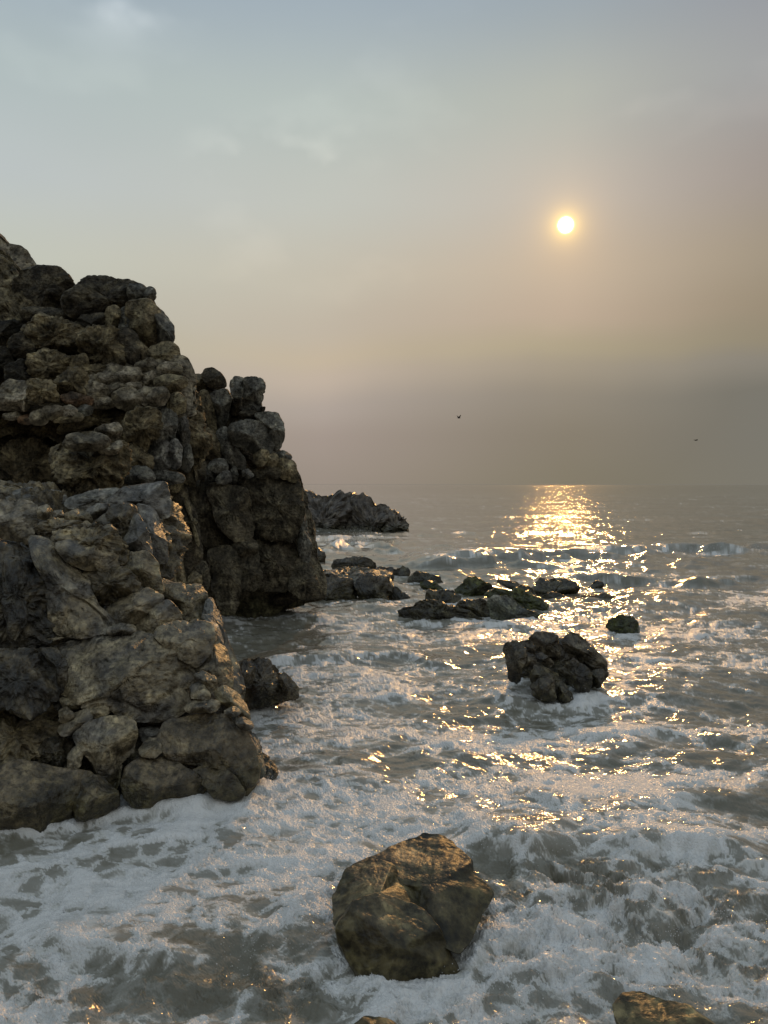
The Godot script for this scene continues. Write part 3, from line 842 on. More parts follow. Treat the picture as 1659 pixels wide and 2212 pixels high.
func buttress(c: Node) -> void:
	var f := "D"
	bit("boulder", c, f, [500, 192, 528, 145, 580, 136, 640, 168, 684, 230, 694, 284, 640, 314, 570, 294, 520, 244], 29.8, 0.5, "dark")
	bit("block", c, f, [385, 210, 460, 188, 510, 200, 540, 260, 520, 320, 430, 300, 390, 260], 30.0, 0.5, "olive")
	bit("block", c, f, [845, 400, 930, 398, 987, 430, 992, 492, 930, 502, 848, 482], 29.3, 0.4, "gray")
	bit("block", c, f, [740, 400, 840, 390, 850, 490, 830, 520, 740, 520], 29.8, 0.4, "dark")
	bit("stone", c, f, [972, 488, 1000, 462, 1028, 465, 1012, 512, 968, 518], 29.2, 0.14, "dark")
	bit("slab", c, f, [815, 502, 940, 493, 968, 530, 942, 584, 826, 574], 29.0, 0.4, "dark")
	bit("block", c, f, [958, 527, 1060, 516, 1135, 528, 1168, 600, 1178, 700, 1152, 795, 1100, 835, 1056, 762, 1056, 640, 958, 584], 28.8, 0.7, "gray")
	bit("block", c, f, [735, 625, 830, 588, 960, 588, 1084, 640, 1104, 740, 1062, 834, 960, 855, 860, 804, 755, 765], 28.5, 0.7, "gray")
	bit("stone", c, f, [936, 864, 1000, 822, 1054, 840, 1042, 922, 990, 964, 936, 934], 28.4, 0.35, "olive")
	bit("slab", c, f, [1125, 842, 1190, 832, 1250, 870, 1243, 904, 1160, 904], 28.9, 0.4, "gray")
	bit("block", c, f, [1030, 870, 1120, 860, 1150, 920, 1100, 990, 1030, 960], 28.6, 0.4, "olive")
	bit("block", c, f, [1120, 915, 1230, 902, 1278, 940, 1298, 1100, 1240, 1082, 1145, 1044], 28.8, 0.5, "olive")
	bit("slab", c, f, [930, 990, 1060, 960, 1170, 1000, 1140, 1060, 980, 1060], 28.7, 0.4, "wall")
	bit("wall_slab", c, f, [876, 1085, 1000, 1040, 1200, 1058, 1284, 1090, 1322, 1230, 1322, 1360, 1262, 1566, 1100, 1566, 956, 1506, 906, 1386, 876, 1200], 29.0, 0.9, "wall")
	bit("edge_slab", c, f, [1280, 1110, 1332, 1240, 1378, 1450, 1408, 1620, 1398, 1770, 1340, 1760, 1300, 1560, 1310, 1350], 29.2, 0.6, "gray")
	bit("wall_slab", c, f, [926, 1560, 1100, 1548, 1250, 1580, 1300, 1750, 1310, 1900, 1200, 1994, 1000, 1990, 956, 1800], 28.9, 0.8, "wall")
	bit("wall_slab", c, f, [536, 1142, 640, 1126, 800, 1152, 864, 1190, 894, 1290, 928, 1470, 884, 1566, 740, 1566, 646, 1444, 586, 1264], 28.0, 0.8, "wall")
	bit("wall_slab", c, f, [360, 1130, 540, 1120, 600, 1260, 660, 1450, 740, 1600, 640, 1660, 520, 1620, 440, 1400], 28.6, 0.6, "wall")
	bit("block", c, f, [736, 1645, 860, 1558, 944, 1590, 964, 1682, 900, 1724, 778, 1704], 27.9, 0.5, "wall")
	bit("boulder", c, f, [786, 1764, 880, 1686, 962, 1688, 974, 1800, 994, 1900, 954, 1985, 826, 1994, 796, 1884], 27.7, 0.6, "wall")
	bit("boulder", c, f, [556, 1704, 700, 1636, 784, 1720, 824, 1880, 784, 2084, 680, 2136, 586, 1964], 27.3, 0.8, "wall")
	bit("boulder", c, f, [620, 2080, 760, 2060, 800, 2110, 760, 2200, 660, 2215], 27.0, 0.5, "wall")
	bit("column", c, f, [176, 1110, 330, 1098, 356, 1160, 494, 1660, 474, 1716, 360, 1786, 296, 1700, 204, 1200], 23.2, 0.6, "dark", -0.1)
	bit("column", c, f, [326, 1172, 362, 1196, 494, 1684, 468, 1696, 400, 1440], 22.8, 0.25, "olive", -0.1)
	bit("column", c, f, [-140, 1160, 60, 1100, 186, 1120, 206, 1260, 150, 1300, 40, 1250, -140, 1300], 20.4, 0.7, "blue", 0.2)
	bit("column", c, f, [-100, 1300, 60, 1240, 110, 1330, 190, 1560, 270, 1964, 100, 1954, -20, 1700], 20.4, 0.6, "olive", -0.1)
	bit("column", c, f, [70, 1230, 196, 1190, 240, 1400, 364, 1954, 276, 1966, 180, 1560], 21.0, 0.4, "olive", -0.1)
	bit("boulder", c, f, [380, 1900, 430, 1850, 490, 1890, 490, 1960, 400, 1980], 24.0, 0.3, "olive")
	bit("boulder", c, f, [420, 1800, 520, 1760, 560, 1900, 540, 2010, 500, 2000, 480, 1880], 25.5, 0.5, "wall")
	bit("stone", c, f, [552, 952, 600, 903, 680, 903, 714, 960, 692, 1013, 620, 1013, 558, 988], 28.3, 0.35, "gray")
	bit("stone", c, f, [616, 1062, 680, 1003, 734, 1008, 739, 1094, 690, 1114, 616, 1099], 28.2, 0.35, "blue")
	bit("stone", c, f, [516, 1002, 550, 938, 604, 1000, 594, 1094, 526, 1104], 28.4, 0.35, "gray")
	bit("stone", c, f, [740, 990, 780, 960, 800, 1040, 790, 1100, 745, 1090], 28.5, 0.3, "gray")
	bit("stone", c, f, [836, 1002, 880, 983, 934, 1040, 890, 1064, 836, 1044], 28.2, 0.25, "blue")
	bit("stone", c, f, [390, 1080, 440, 1060, 480, 1090, 460, 1130, 400, 1130], 28.2, 0.25, "gray")
	bit("column", c, f, [476, 340, 540, 328, 604, 520, 614, 704, 560, 624, 506, 500], 29.0, 0.45, "olive")
	bit("column", c, f, [396, 422, 450, 398, 504, 500, 504, 644, 416, 624], 27.8, 0.5, "olive")
	bit("column", c, f, [566, 360, 700, 318, 734, 400, 704, 560, 640, 664, 596, 520], 29.2, 0.6, "gray")
	bit("column", c, f, [390, 640, 480, 650, 510, 760, 500, 900, 420, 960, 390, 860], 27.5, 0.5, "olive")
	bit("column", c, f, [500, 640, 580, 660, 640, 780, 640, 900, 560, 900, 510, 820], 28.6, 0.5, "olive")
	bit("column", c, f, [620, 680, 700, 640, 760, 760, 850, 900, 860, 980, 760, 960, 680, 880], 28.9, 0.5, "gray")
	bit("column", c, f, [350, 940, 420, 900, 520, 930, 510, 1060, 420, 1070, 350, 1040], 27.6, 0.4, "wall")
	bit("column", c, f, [350, 330, 420, 300, 450, 390, 420, 560, 370, 540], 26.5, 0.5, "gray")
	bit("boulder", c, f, [1290, 1760, 1400, 1776, 1456, 1920, 1490, 2050, 1350, 2080, 1240, 2000], 28.8, 0.7, "wall")
	bit("boulder", c, f, [960, 1980, 1200, 1980, 1340, 2060, 1200, 2120, 960, 2150], 29.6, 0.7, "sea")

func outcrop(c: Node) -> void:
	var f := "B"
	bit("ledge", c, f, [-100, 270, 20, 258, 100, 255, 186, 288, 182, 340, 160, 430, 150, 462, 60, 480, -100, 450], 15.6, 0.5, "pale")
	bit("stone", c, f, [186, 292, 238, 274, 268, 310, 240, 352, 194, 342], 15.6, 0.22, "pale")
	bit("stone", c, f, [270, 310, 310, 300, 330, 330, 300, 350, 272, 340], 15.5, 0.15, "pale")
	bit("stone", c, f, [330, 320, 390, 295, 450, 320, 470, 360, 400, 370, 330, 350], 15.6, 0.25, "olive")
	bit("stone", c, f, [440, 300, 490, 270, 550, 270, 540, 320, 480, 350, 450, 330], 15.9, 0.25, "blue")
	bit("ledge", c, f, [30, 215, 160, 188, 310, 208, 340, 250, 230, 292, 60, 262], 17.4, 0.4, "blue", 0.4)
	bit("ledge", c, f, [-100, 190, 40, 180, 50, 240, -100, 260], 17.4, 0.4, "blue", 0.4)
	bit("ledge", c, f, [330, 250, 480, 200, 610, 190, 560, 260, 440, 300, 350, 290], 17.2, 0.4, "gray", 0.4)
	bit("slab", c, f, [550, 250, 640, 188, 832, 162, 856, 260, 850, 340, 770, 330, 690, 290, 560, 290], 17.4, 0.6, "blue", 0.2)
	bit("slab", c, f, [690, 280, 780, 300, 830, 400, 850, 560, 760, 560, 720, 400], 16.8, 0.5, "blue")
	bit("boulder", c, f, [540, 340, 560, 283, 680, 278, 692, 340, 645, 425, 600, 475, 560, 430], 15.7, 0.4, "dark")
	bit("boulder", c, f, [494, 360, 530, 320, 570, 330, 590, 420, 600, 480, 560, 470, 510, 410], 15.6, 0.3, "dark")
	bit("boulder", c, f, [690, 308, 732, 380, 768, 480, 768, 534, 700, 524, 616, 484, 650, 410], 15.4, 0.4, "blue")
	bit("knoll", c, f, [266, 432, 350, 388, 480, 373, 562, 400, 644, 500, 624, 562, 520, 584, 400, 564, 320, 502], 14.6, 0.6, "comb")
	bit("knoll", c, f, [180, 380, 270, 350, 380, 360, 480, 380, 380, 410, 270, 430, 200, 430], 15.0, 0.4, "comb")
	bit("knoll", c, f, [290, 470, 420, 440, 540, 470, 610, 540, 560, 610, 420, 600, 330, 550], 14.3, 0.5, "sand")
	bit("slab", c, f, [150, 445, 230, 458, 330, 520, 424, 640, 484, 780, 594, 870, 560, 904, 400, 924, 280, 904, 250, 700, 180, 560], 13.8, 0.5, "sand", 0.25)
	bit("slab", c, f, [240, 720, 320, 700, 400, 780, 420, 900, 300, 930, 250, 880], 13.5, 0.35, "sand")
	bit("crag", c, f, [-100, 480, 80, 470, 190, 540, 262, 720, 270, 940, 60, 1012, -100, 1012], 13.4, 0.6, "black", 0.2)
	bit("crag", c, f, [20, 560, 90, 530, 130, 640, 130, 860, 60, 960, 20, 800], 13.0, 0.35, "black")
	bit("block", c, f, [598, 577, 660, 523, 752, 518, 793, 570, 808, 640, 828, 724, 740, 694, 680, 644], 15.0, 0.5, "olive")
	bit("knoll", c, f, [406, 624, 470, 568, 600, 600, 694, 650, 684, 722, 600, 774, 500, 784, 438, 704], 14.3, 0.5, "comb")
	bit("slab", c, f, [536, 802, 640, 738, 740, 698, 832, 742, 764, 804, 690, 874, 618, 884], 14.2, 0.45, "sand")
	bit("block", c, f, [822, 690, 900, 678, 1020, 684, 1048, 740, 1002, 864, 930, 864, 898, 782, 828, 742], 15.4, 0.5, "olive")
	bit("block", c, f, [1042, 762, 1075, 743, 1112, 850, 1144, 974, 1100, 964, 1028, 842], 15.2, 0.4, "gray")
	bit("boulder", c, f, [686, 884, 760, 788, 850, 763, 913, 820, 918, 872, 850, 904, 780, 944, 698, 924], 14.3, 0.45, "sand")
	bit("boulder", c, f, [786, 932, 850, 878, 1000, 863, 1068, 880, 1088, 950, 1052, 1024, 990, 1088, 898, 1034], 13.8, 0.5, "sand")
	bit("block", c, f, [976, 1104, 1090, 958, 1144, 1010, 1174, 1110, 1178, 1196, 1100, 1204, 1058, 1164], 13.8, 0.45, "olive")
	bit("block", c, f, [1000, 850, 1060, 830, 1100, 880, 1140, 1000, 1090, 960, 1080, 900], 14.4, 0.4, "gray")
	bit("boulder", c, f, [306, 1132, 316, 1000, 480, 948, 620, 934, 720, 923, 792, 970, 884, 1020, 973, 1120, 964, 1172, 924, 1214, 924, 1294, 840, 1344, 700, 1344, 560, 1304, 440, 1284, 316, 1204], 13.1, 0.8, "sand", 0.25)
	bit("stone", c, f, [540, 904, 610, 873, 684, 890, 684, 928, 556, 934], 13.5, 0.18, "sand")
	bit("ledge", c, f, [60, 950, 200, 930, 420, 920, 540, 905, 560, 935, 300, 970, 60, 1000], 13.4, 0.35, "sand")
	bit("stone", c, f, [983, 1140, 1030, 1118, 1093, 1150, 1093, 1213, 1060, 1228, 1008, 1180], 12.9, 0.2, "sand")
	bit("stone", c, f, [966, 1192, 1010, 1168, 1063, 1230, 1052, 1264, 972, 1254], 12.75, 0.2, "sand")
	bit("stone", c, f, [936, 1292, 990, 1262, 1100, 1265, 1114, 1302, 1060, 1328, 946, 1324], 12.6, 0.25, "sand")
	bit("slab", c, f, [1086, 1217, 1140, 1192, 1204, 1230, 1244, 1290, 1272, 1374, 1200, 1334, 1106, 1274], 12.9, 0.3, "olive")
	bit("stone", c, f, [1136, 1312, 1190, 1297, 1229, 1330, 1180, 1349, 1140, 1340], 12.5, 0.14, "sand")
	bit("stone", c, f, [1191, 1372, 1230, 1347, 1274, 1375, 1284, 1414, 1218, 1404], 12.4, 0.14, "sand")
	bit("slab", c, f, [1270, 1400, 1314, 1480, 1342, 1624, 1305, 1660, 1270, 1560], 12.7, 0.3, "gray")
	bit("slab", c, f, [700, 1410, 760, 1400, 810, 1410, 800, 1470, 720, 1470], 12.6, 0.25, "blue", 0.4)
	bit("stone", c, f, [706, 1512, 750, 1458, 802, 1460, 819, 1520, 782, 1554, 711, 1549], 12.0, 0.22, "sand")
	bit("stone", c, f, [298, 1402, 370, 1338, 440, 1308, 472, 1350, 400, 1424, 318, 1444], 12.1, 0.22, "sand")
	bit("stone", c, f, [426, 1312, 480, 1282, 549, 1300, 549, 1333, 480, 1354], 12.3, 0.2, "olive")
	bit("stone", c, f, [300, 1252, 370, 1258, 404, 1300, 328, 1314], 12.4, 0.18, "olive")
	bit("stone", c, f, [300, 1310, 340, 1300, 380, 1340, 330, 1380, 300, 1370], 12.1, 0.16, "sand")
	bit("stone", c, f, [345, 1542, 380, 1496, 424, 1520, 404, 1600, 345, 1624], 11.7, 0.14, "sand")
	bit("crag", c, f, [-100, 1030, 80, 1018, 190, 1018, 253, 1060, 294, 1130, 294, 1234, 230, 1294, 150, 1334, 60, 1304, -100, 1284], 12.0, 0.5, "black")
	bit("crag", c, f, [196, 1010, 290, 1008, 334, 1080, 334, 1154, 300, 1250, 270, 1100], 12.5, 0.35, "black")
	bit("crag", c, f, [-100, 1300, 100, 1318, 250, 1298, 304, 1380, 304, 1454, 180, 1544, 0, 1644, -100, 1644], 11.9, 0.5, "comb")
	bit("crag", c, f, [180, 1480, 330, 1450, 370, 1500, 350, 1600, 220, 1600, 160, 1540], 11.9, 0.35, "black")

# ---------------------------------------------------------------- loose boulders and sea rocks
func build_rocks() -> void:
	var gb := "big boulders at the foot of the cliff"
	rock("boulder", "big blocky boulder at the foot of the cliff, farthest right by the foam", "boulder", gb,
		[["B", [800, 1424, 828, 1368, 900, 1343, 1080, 1320, 1152, 1338, 1224, 1400, 1272, 1420, 1300, 1500, 1318, 1620, 1290, 1704, 1240, 1706, 1150, 1626, 1000, 1596, 850, 1566, 806, 1502], 12.3, 0.55, "spray", 0.15],
		["B", [1130, 1600, 1250, 1500, 1310, 1560, 1300, 1700, 1235, 1765, 1190, 1700], 12.2, 0.3, "spray"]], rock_damp)
	rock("boulder", "low wedge shaped boulder in the foam below the big blocky one", "boulder", gb,
		[["B", [956, 1612, 1040, 1588, 1132, 1604, 1204, 1660, 1249, 1734, 1217, 1775, 1080, 1765, 1036, 1704], 11.9, 0.3, "spray"]], rock_damp)
	rock("boulder", "squat rounded boulder in the middle of the cliff foot, at the foam's edge", "boulder", gb,
		[["B", [610, 1692, 638, 1598, 720, 1548, 830, 1546, 942, 1598, 1034, 1660, 1050, 1722, 1000, 1780, 900, 1815, 680, 1815, 620, 1754], 11.75, 0.5, "spray", 0.1]], rock_damp)
	rock("boulder", "upright egg shaped boulder just above and left of the squat one", "boulder", gb,
		[["B", [364, 1442, 438, 1378, 540, 1343, 620, 1338, 684, 1370, 706, 1430, 684, 1512, 624, 1584, 606, 1700, 560, 1740, 510, 1660, 436, 1564, 384, 1492], 11.9, 0.45, "sand", 0.1]], rock_damp)
	rock("boulder", "broad dark boulder in the bottom left corner of the cliff foot", "boulder", gb,
		[["B", [-120, 1650, 100, 1558, 260, 1578, 350, 1598, 474, 1620, 536, 1720, 548, 1810, 450, 1885, 250, 1930, 50, 1990, -120, 1990], 11.0, 0.6, "spray", 0.15],
		["B", [380, 1640, 500, 1640, 600, 1720, 620, 1800, 500, 1860, 380, 1880, 370, 1760], 11.3, 0.4, "spray", 0.1]], rock_damp)
	rock("boulder", "pitted stump of rock standing on the pale ledge high on the cliff", "boulder", "",
		[["A", [126, 832, 143, 768, 190, 746, 250, 753, 282, 800, 304, 850, 284, 876, 200, 878, 138, 866], 20.0, 0.4, "comb"]], rock_dry)
	rock("boulder", "grey white capstone with a flat top jutting from the cliff", "boulder", "",
		[["A", [314, 1087, 338, 1038, 420, 1020, 500, 1028, 564, 1060, 564, 1092, 480, 1129, 380, 1124, 326, 1109], 18.1, 0.55, "pale"],
		["A", [461, 1022, 520, 988, 600, 976, 626, 1010, 604, 1064, 560, 1074, 500, 1042], 18.6, 0.45, "pale"],
		["A", [490, 1120, 560, 1085, 615, 1060, 625, 1100, 590, 1140, 520, 1145], 18.3, 0.35, "pale"]], rock_dry)
	rock("boulder", "rounded knob of rock poking out at the brow of the cliff", "boulder", "",
		[["A", [731, 295, 765, 286, 788, 305, 791, 347, 766, 378, 733, 367, 713, 330], 23.2, 0.4, "gray"]], rock_dry)
	rock("boulder", "square two part block perched on top of the far rock stack", "boulder", "",
		[["D", [842, 215, 920, 206, 1000, 216, 1033, 260, 1039, 312, 1012, 414, 985, 465, 900, 414, 842, 392], 28.9, 0.6, "gray"],
		["D", [728, 252, 768, 205, 815, 195, 854, 225, 854, 332, 832, 394, 768, 394, 731, 332]	, 29.0, 0.5, "gray"]], rock_dry)
	# far cape
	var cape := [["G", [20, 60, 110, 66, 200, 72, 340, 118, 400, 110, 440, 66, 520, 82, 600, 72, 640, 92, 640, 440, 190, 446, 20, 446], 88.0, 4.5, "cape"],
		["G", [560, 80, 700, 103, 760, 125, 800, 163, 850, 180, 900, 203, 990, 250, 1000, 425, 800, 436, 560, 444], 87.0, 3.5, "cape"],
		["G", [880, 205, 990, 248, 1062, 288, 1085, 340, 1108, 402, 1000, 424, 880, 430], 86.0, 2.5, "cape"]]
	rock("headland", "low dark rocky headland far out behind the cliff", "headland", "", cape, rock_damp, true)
	# the rock shelf at the buttress' foot
	var gs := "slabs of the rock shelf at the cliff's seaward foot"
	var shelf := [
		["pointed dark rock against the seaward foot of the cliff", [195, 632, 290, 576, 352, 640, 345, 700, 250, 700, 200, 680], 49.0, 0.8],
		["small square rock under the pointed one beside the cliff foot", [192, 672, 240, 658, 273, 690, 254, 742, 198, 742], 44.0, 0.4],
		["farthest flat slab of the rock shelf, wet and stepped", [376, 712, 450, 690, 600, 663, 720, 668, 834, 717, 780, 752, 600, 755, 440, 755], 44.5, 0.9],
		["long middle slab of the rock shelf behind the front block", [406, 757, 600, 748, 772, 760, 784, 804, 640, 840, 500, 840, 406, 822], 41.0, 0.8],
		["upright tilted slab at the right end of the rock shelf", [766, 782, 860, 748, 964, 760, 956, 900, 900, 830, 790, 815], 40.0, 0.7],
		["largest front block of the rock shelf joined to the cliff", [246, 800, 420, 808, 604, 878, 628, 980, 648, 1050, 400, 1080, 260, 1100, 140, 1110, 176, 900], 34.0, 1.2],
		["jagged block at the right of the rock shelf's front edge", [596, 872, 720, 818, 900, 818, 944, 900, 984, 960, 966, 1040, 850, 1060, 680, 1060, 626, 960], 34.5, 1.0],
		["low rubble tongue trailing off the rock shelf into foam", [940, 920, 1000, 936, 1094, 1010, 1148, 1056, 1040, 1064, 956, 1048], 34.0, 0.4],
		["dark hump of rock just past the end of the rock shelf", [946, 780, 1050, 733, 1102, 778, 1120, 890, 956, 880], 43.0, 0.7],
		["long dark ridge of rock stretching right from the hump", [1070, 880, 1130, 798, 1190, 788, 1300, 818, 1372, 838, 1446, 914, 1300, 900, 1190, 895], 41.0, 0.7],
		["tiny rock nearly awash behind the long dark ridge", [1226, 782, 1300, 766, 1394, 812, 1330, 822], 47.0, 0.4]]
	for s in shelf:
		rock("shelf_rock", s[0], "rock", gs, [["G", s[1], s[2], s[3], "sea"]], rock_wet, true)
	rock("shelf_rock", "low green weed covered rock in front of the long dark ridge", "rock", gs, [["G", [1176, 908, 1240, 868, 1330, 878, 1446, 944, 1300, 960], 38.5, 0.5, "moss"]], rock_wet, true)
	rock("shelf_rock", "broad low floor of the rock shelf, washed by the surf", "rock", gs, [["G", [180, 800, 420, 752, 950, 775, 970, 1000, 640, 1040, 190, 1080], 37.0, 0.5, "sea", 2.2]], rock_wet)
	var gr := "cluster of dark rocks in the surf"
	var cl := [
		["rounded brown boulder at the left back of the surf cluster", [214, 202, 248, 153, 330, 147, 402, 163, 454, 205, 434, 248, 340, 260, 226, 240], 32.4, 0.7, "sea"],
		["long low rock with a knob, nearest left of the surf cluster", [54, 318, 62, 268, 100, 252, 132, 268, 200, 212, 292, 212, 384, 248, 500, 288, 600, 320, 690, 360, 560, 350, 400, 322, 100, 332], 29.3, 0.6, "sea"],
		["dark rock wedged between the low knobbed one and the pale grey one", [394, 252, 470, 212, 560, 212, 624, 230, 646, 300, 646, 330, 560, 312], 29.8, 0.5, "sea"],
		["smooth pale grey boulder at the front of the surf cluster", [609, 217, 658, 187, 732, 182, 794, 220, 854, 280, 934, 288, 948, 345, 870, 356, 800, 328, 644, 322], 28.9, 0.6, "gray"],
		["weedy green rock lying behind the pale grey boulder", [584, 192, 618, 147, 700, 137, 762, 178, 802, 147, 872, 178, 964, 230, 1001, 270, 994, 302, 940, 308, 850, 282, 760, 222, 690, 200, 594, 216], 31.0, 0.6, "moss"],
		["peaked dark rock at the back of the surf cluster", [379, 154, 450, 107, 532, 69, 584, 83, 646, 130, 634, 172, 530, 188, 414, 180], 36.0, 0.9, "moss"],
		["dark strip of rock running down behind the weedy green one", [619, 102, 650, 80, 722, 92, 834, 117, 904, 147, 941, 206, 870, 192, 760, 142, 676, 118], 35.0, 0.6, "sea"],
		["two humped dark rock at the right back of the cluster", [879, 154, 938, 77, 1000, 82, 1102, 87, 1154, 108, 1201, 154, 1120, 174, 1110, 200, 1000, 190, 894, 180], 36.0, 1.0, "sea"],
		["small dark rock leaning on the two humped one", [954, 194, 1000, 162, 1082, 182, 1136, 217, 1060, 236, 959, 228], 34.0, 0.5, "sea"],
		["small wave washed fin of rock right of the cluster", [1209, 155, 1280, 92, 1322, 97, 1351, 117, 1300, 145, 1240, 160], 38.0, 0.4, "sea"],
		["flat loaf shaped rock by itself right of the cluster", [1162, 224, 1198, 192, 1290, 177, 1372, 182, 1434, 203, 1454, 246, 1350, 256, 1250, 258, 1184, 248], 33.3, 0.6, "sea"],
		["small mossy rock awash between the cluster and the right edge", [1330, 376, 1398, 328, 1460, 312, 1532, 317, 1561, 350, 1556, 400, 1480, 412, 1424, 396], 26.3, 0.5, "moss"]]
	for s in cl:
		rock("surf_rock", s[0], "rock", gr, [["H", s[1], s[2], s[3], s[4]]], rock_wet, true)
	rock("surf_rock", "jagged dark rock awash beside the right edge of the near cliff", "rock", "",
		[["B", [1172, 1122, 1196, 1068, 1290, 1036, 1344, 1058, 1404, 1098, 1444, 1128, 1508, 1204, 1520, 1250, 1400, 1290, 1260, 1310, 1182, 1224], 17.0, 0.6, "sea"],
		["B", [1180, 1100, 1240, 1060, 1300, 1100, 1280, 1200, 1200, 1210], 16.7, 0.35, "sea"],
		["B", [1400, 1130, 1444, 1120, 1500, 1190, 1520, 1250, 1440, 1270], 16.8, 0.25, "sea"]], rock_wet)
	rock("craggy_rock", "craggy many lobed rock standing alone in the middle of the surf", "rock", "", [
		["H", [715, 520, 800, 470, 1000, 440, 1200, 450, 1300, 570, 1350, 640, 1290, 770, 1130, 850, 900, 820, 790, 710], 19.3, 0.7, "sea", 0.35],
		["H", [700, 532, 738, 478, 790, 467, 844, 500, 854, 560, 834, 640, 814, 740, 746, 715, 736, 620], 18.3, 0.4, "sea"],
		["H", [866, 452, 898, 418, 980, 412, 1044, 430, 1054, 470, 1104, 560, 1050, 584, 940, 554, 886, 492], 19.2, 0.45, "sea"],
		["H", [1076, 462, 1108, 422, 1172, 427, 1254, 490, 1314, 560, 1374, 628, 1290, 646, 1180, 594, 1096, 542], 19.0, 0.45, "sea"],
		["H", [846, 482, 890, 477, 924, 520, 902, 564, 856, 542], 18.6, 0.2, "sea"],
		["H", [816, 562, 880, 542, 924, 590, 902, 646, 826, 646], 18.2, 0.25, "sea"],
		["H", [896, 542, 960, 547, 1034, 610, 1002, 644, 926, 602], 18.5, 0.25, "sea"],
		["H", [866, 704, 898, 617, 980, 637, 1064, 680, 1042, 726, 950, 700, 900, 770], 18.1, 0.35, "sea"],
		["H", [884, 742, 948, 686, 1012, 686, 1044, 740, 1044, 850, 950, 856, 884, 810], 17.6, 0.35, "sea"],
		["H", [1036, 722, 1080, 706, 1144, 800, 1144, 862, 1036, 856], 17.7, 0.3, "sea"],
		["H", [1036, 652, 1150, 586, 1254, 650, 1264, 742, 1242, 800, 1180, 800, 1096, 704], 18.2, 0.35, "sea"],
		["H", [1246, 662, 1350, 636, 1376, 684, 1304, 770, 1246, 760], 18.3, 0.3, "sea"]], rock_wet)
	rock("ridged_rock", "large brown ridged rock in the foreground with foam curling round it", "rock", "", [
		["K", [190, 250, 290, 190, 400, 130, 470, 103, 540, 116, 600, 163, 642, 213, 647, 255, 725, 325, 690, 365, 650, 420, 590, 520, 480, 470, 400, 330, 300, 280], 9.1, 0.5, "spray", 1.0],
		["K", [155, 338, 200, 238, 290, 193, 380, 223, 397, 280, 452, 298, 480, 350, 482, 410, 420, 440, 300, 400, 200, 440, 168, 432], 8.75, 0.5, "spray", 1.05],
		["K", [168, 432, 228, 350, 300, 313, 390, 343, 470, 373, 522, 440, 562, 520, 612, 605, 480, 650, 340, 680, 232, 610, 186, 520], 8.15, 0.5, "spray", 0.12]], rock_smooth)
	rock("ridged_rock", "brown rock slab breaking the surface in the bottom right", "rock", "",
		[["K", [1118, 715, 1158, 662, 1222, 656, 1302, 688, 1402, 718, 1484, 780, 1500, 880, 1200, 890, 1126, 760], 6.7, 0.3, "spray", 0.3]], rock_smooth)
	rock("ridged_rock", "tip of a brown rock at the bottom edge below the ridged one", "rock", "",
		[["K", [222, 782, 268, 747, 322, 749, 378, 775, 390, 820, 220, 820], 6.25, 0.2, "spray", 0.3]], rock_smooth)

# ---------------------------------------------------------------- spray
func build_spray() -> void:
	var ball := SphereMesh.new()
	ball.radius = 0.5
	ball.height = 1.0
	ball.radial_segments = 6
	ball.rings = 3
	var r := RandomNumberGenerator.new()
	r.seed = 4242
	# sheet position, spread across, spread in depth, height, drops, size
	var bursts := [[690, 1990, 0.35, 0.4, 0.28, 260, 0.009], [740, 1890, 0.4, 0.3, 0.2, 160, 0.009], [1240, 1830, 1.6, 0.25, 0.22, 420, 0.009], [1450, 1990, 1.3, 0.7, 0.25, 520, 0.009],
		[1120, 2080, 0.7, 0.4, 0.22, 260, 0.008], [560, 2060, 0.7, 0.4, 0.14, 160, 0.008], [760, 1172, 3.0, 1.2, 1.3, 700, 0.030], [1200, 1510, 0.9, 0.4, 0.3, 180, 0.012], [950, 1205, 5.0, 1.0, 0.7, 400, 0.028],
		[585, 1690, 0.3, 0.4, 0.25, 120, 0.009], [1560, 1190, 5.0, 1.2, 0.6, 300, 0.028]]
	var places: Array[Transform3D] = []
	for b in bursts:
		var p := sea(b[0], b[1])
		for k in int(b[5]):
			var x: float = p.x + r.randfn(0.0, 0.5) * b[2]
			var d: float = -p.z + r.randfn(0.0, 0.5) * b[3]
			water_at(x, d)
			var up: float = b[4] * pow(r.randf(), 2.2)
			var s: float = b[6] * r.randf_range(0.5, 1.6) * (1.0 - 0.5 * up / b[4])
			places.append(Transform3D(Basis.from_scale(Vector3(s, s * r.randf_range(0.9, 1.6), s)), Vector3(x, out_h + 0.02 + up, -d)))
	var mm := MultiMesh.new()
	mm.transform_format = MultiMesh.TRANSFORM_3D
	mm.mesh = ball
	mm.instance_count = places.size()
	for k in places.size(): mm.set_instance_transform(k, places[k])
	var m := StandardMaterial3D.new()
	m.resource_name = "spray_drops"
	m.albedo_color = Color(0.9, 0.9, 0.9)
	m.roughness = 0.15
	var o := MultiMeshInstance3D.new()
	o.name = numbered("sea_spray")
	o.multimesh = mm
	o.material_override = m
	add_child(o)
	tag(o, "fine white drops of spray thrown up by the breaking water", "spray", "", "stuff")

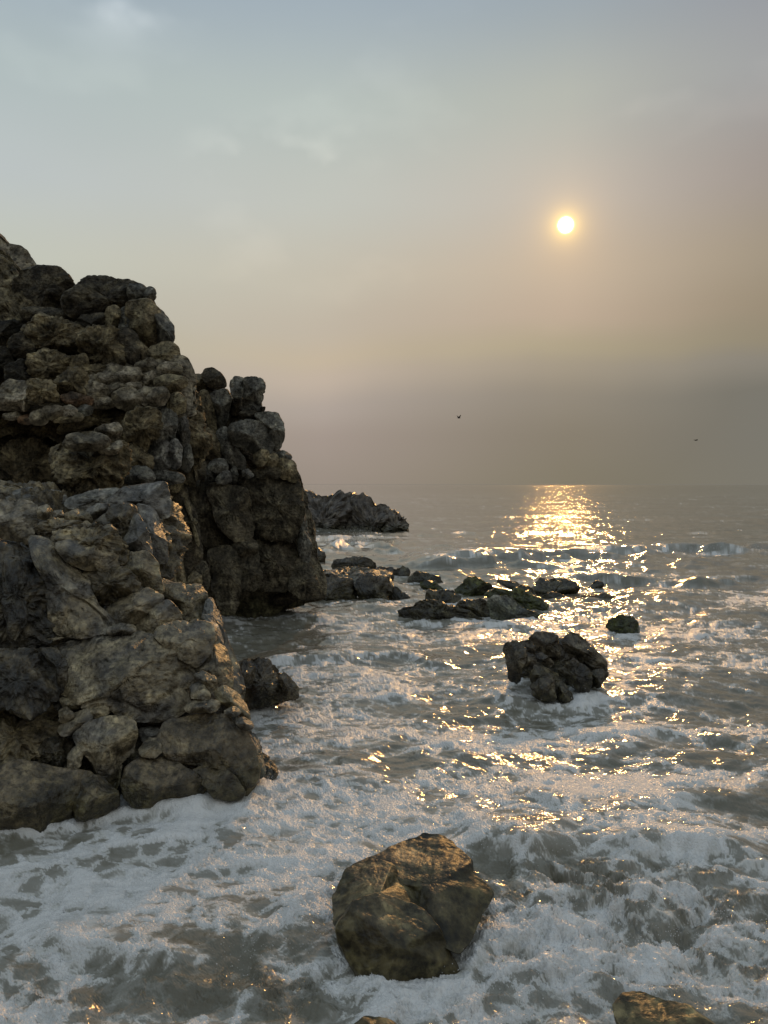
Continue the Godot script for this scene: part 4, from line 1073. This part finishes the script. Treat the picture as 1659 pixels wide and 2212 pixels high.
# ---------------------------------------------------------------- birds
func build_birds() -> void:
	var feather := StandardMaterial3D.new()
	feather.resource_name = "feathers"
	feather.albedo_color = Color(0.13, 0.11, 0.09)
	feather.roughness = 0.8
	for k in 2:
		var b := Node3D.new()
		b.name = numbered("bird")
		b.position = pt([991.0, 1503.0][k], [903.0, 951.0][k], 130.0)
		b.rotation.y = [0.5, 0.1][k]
		add_child(b)
		tag(b, ["dark seabird with raised wings flying low over the sea, left of the glitter", "dark seabird gliding with level wings over the sea at right"][k], "bird", "seabirds over the water")
		var st := SurfaceTool.new()
		st.begin(Mesh.PRIMITIVE_TRIANGLES)
		var body := [[-0.36, 0.02, 0.0], [-0.26, 0.03, 0.03], [-0.05, 0.09, 0.0], [0.12, 0.08, 0.01], [0.24, 0.05, 0.03], [0.32, 0.05, 0.04], [0.37, 0.02, 0.03], [0.43, 0.004, 0.02]]
		for i in body.size() - 1:
			for j in 8:
				var q: Array[Vector3] = []
				for e in [[i, j], [i, j + 1], [i + 1, j], [i + 1, j + 1]]:
					var a: float = TAU * e[1] / 8.0
					q.append(Vector3(body[e[0]][0], body[e[0]][2] + body[e[0]][1] * sin(a), body[e[0]][1] * cos(a)))
				for v in [q[0], q[1], q[2], q[1], q[3], q[2]]: st.add_vertex(v)
		st.generate_normals()
		put("body", st.commit(), feather, b)
		for side in [-1.0, 1.0]:
			var sw := SurfaceTool.new()
			sw.begin(Mesh.PRIMITIVE_TRIANGLES)
			var lift: float = [0.42, 0.08][k]
			var spars := [[0.06, 0.12, -0.14, 0.05], [0.28, 0.16, -0.10, 0.05 + lift * 0.5], [0.52, 0.10, -0.08, 0.05 + lift * 0.85], [0.74, -0.08, -0.14, 0.04 + lift]]
			for i in 3:
				var a: Array = spars[i]
				var c: Array = spars[i + 1]
				for top in [0.012, -0.012]:
					var q := [Vector3(a[1], a[3] + top, a[0] * side), Vector3(a[2], a[3], a[0] * side), Vector3(c[1], c[3] + top * 0.5, c[0] * side), Vector3(c[2], c[3], c[0] * side)]
					for v in [q[0], q[1], q[2], q[1], q[3], q[2]]: sw.add_vertex(v)
			sw.generate_normals()
			put("wing", sw.commit(), feather, b)
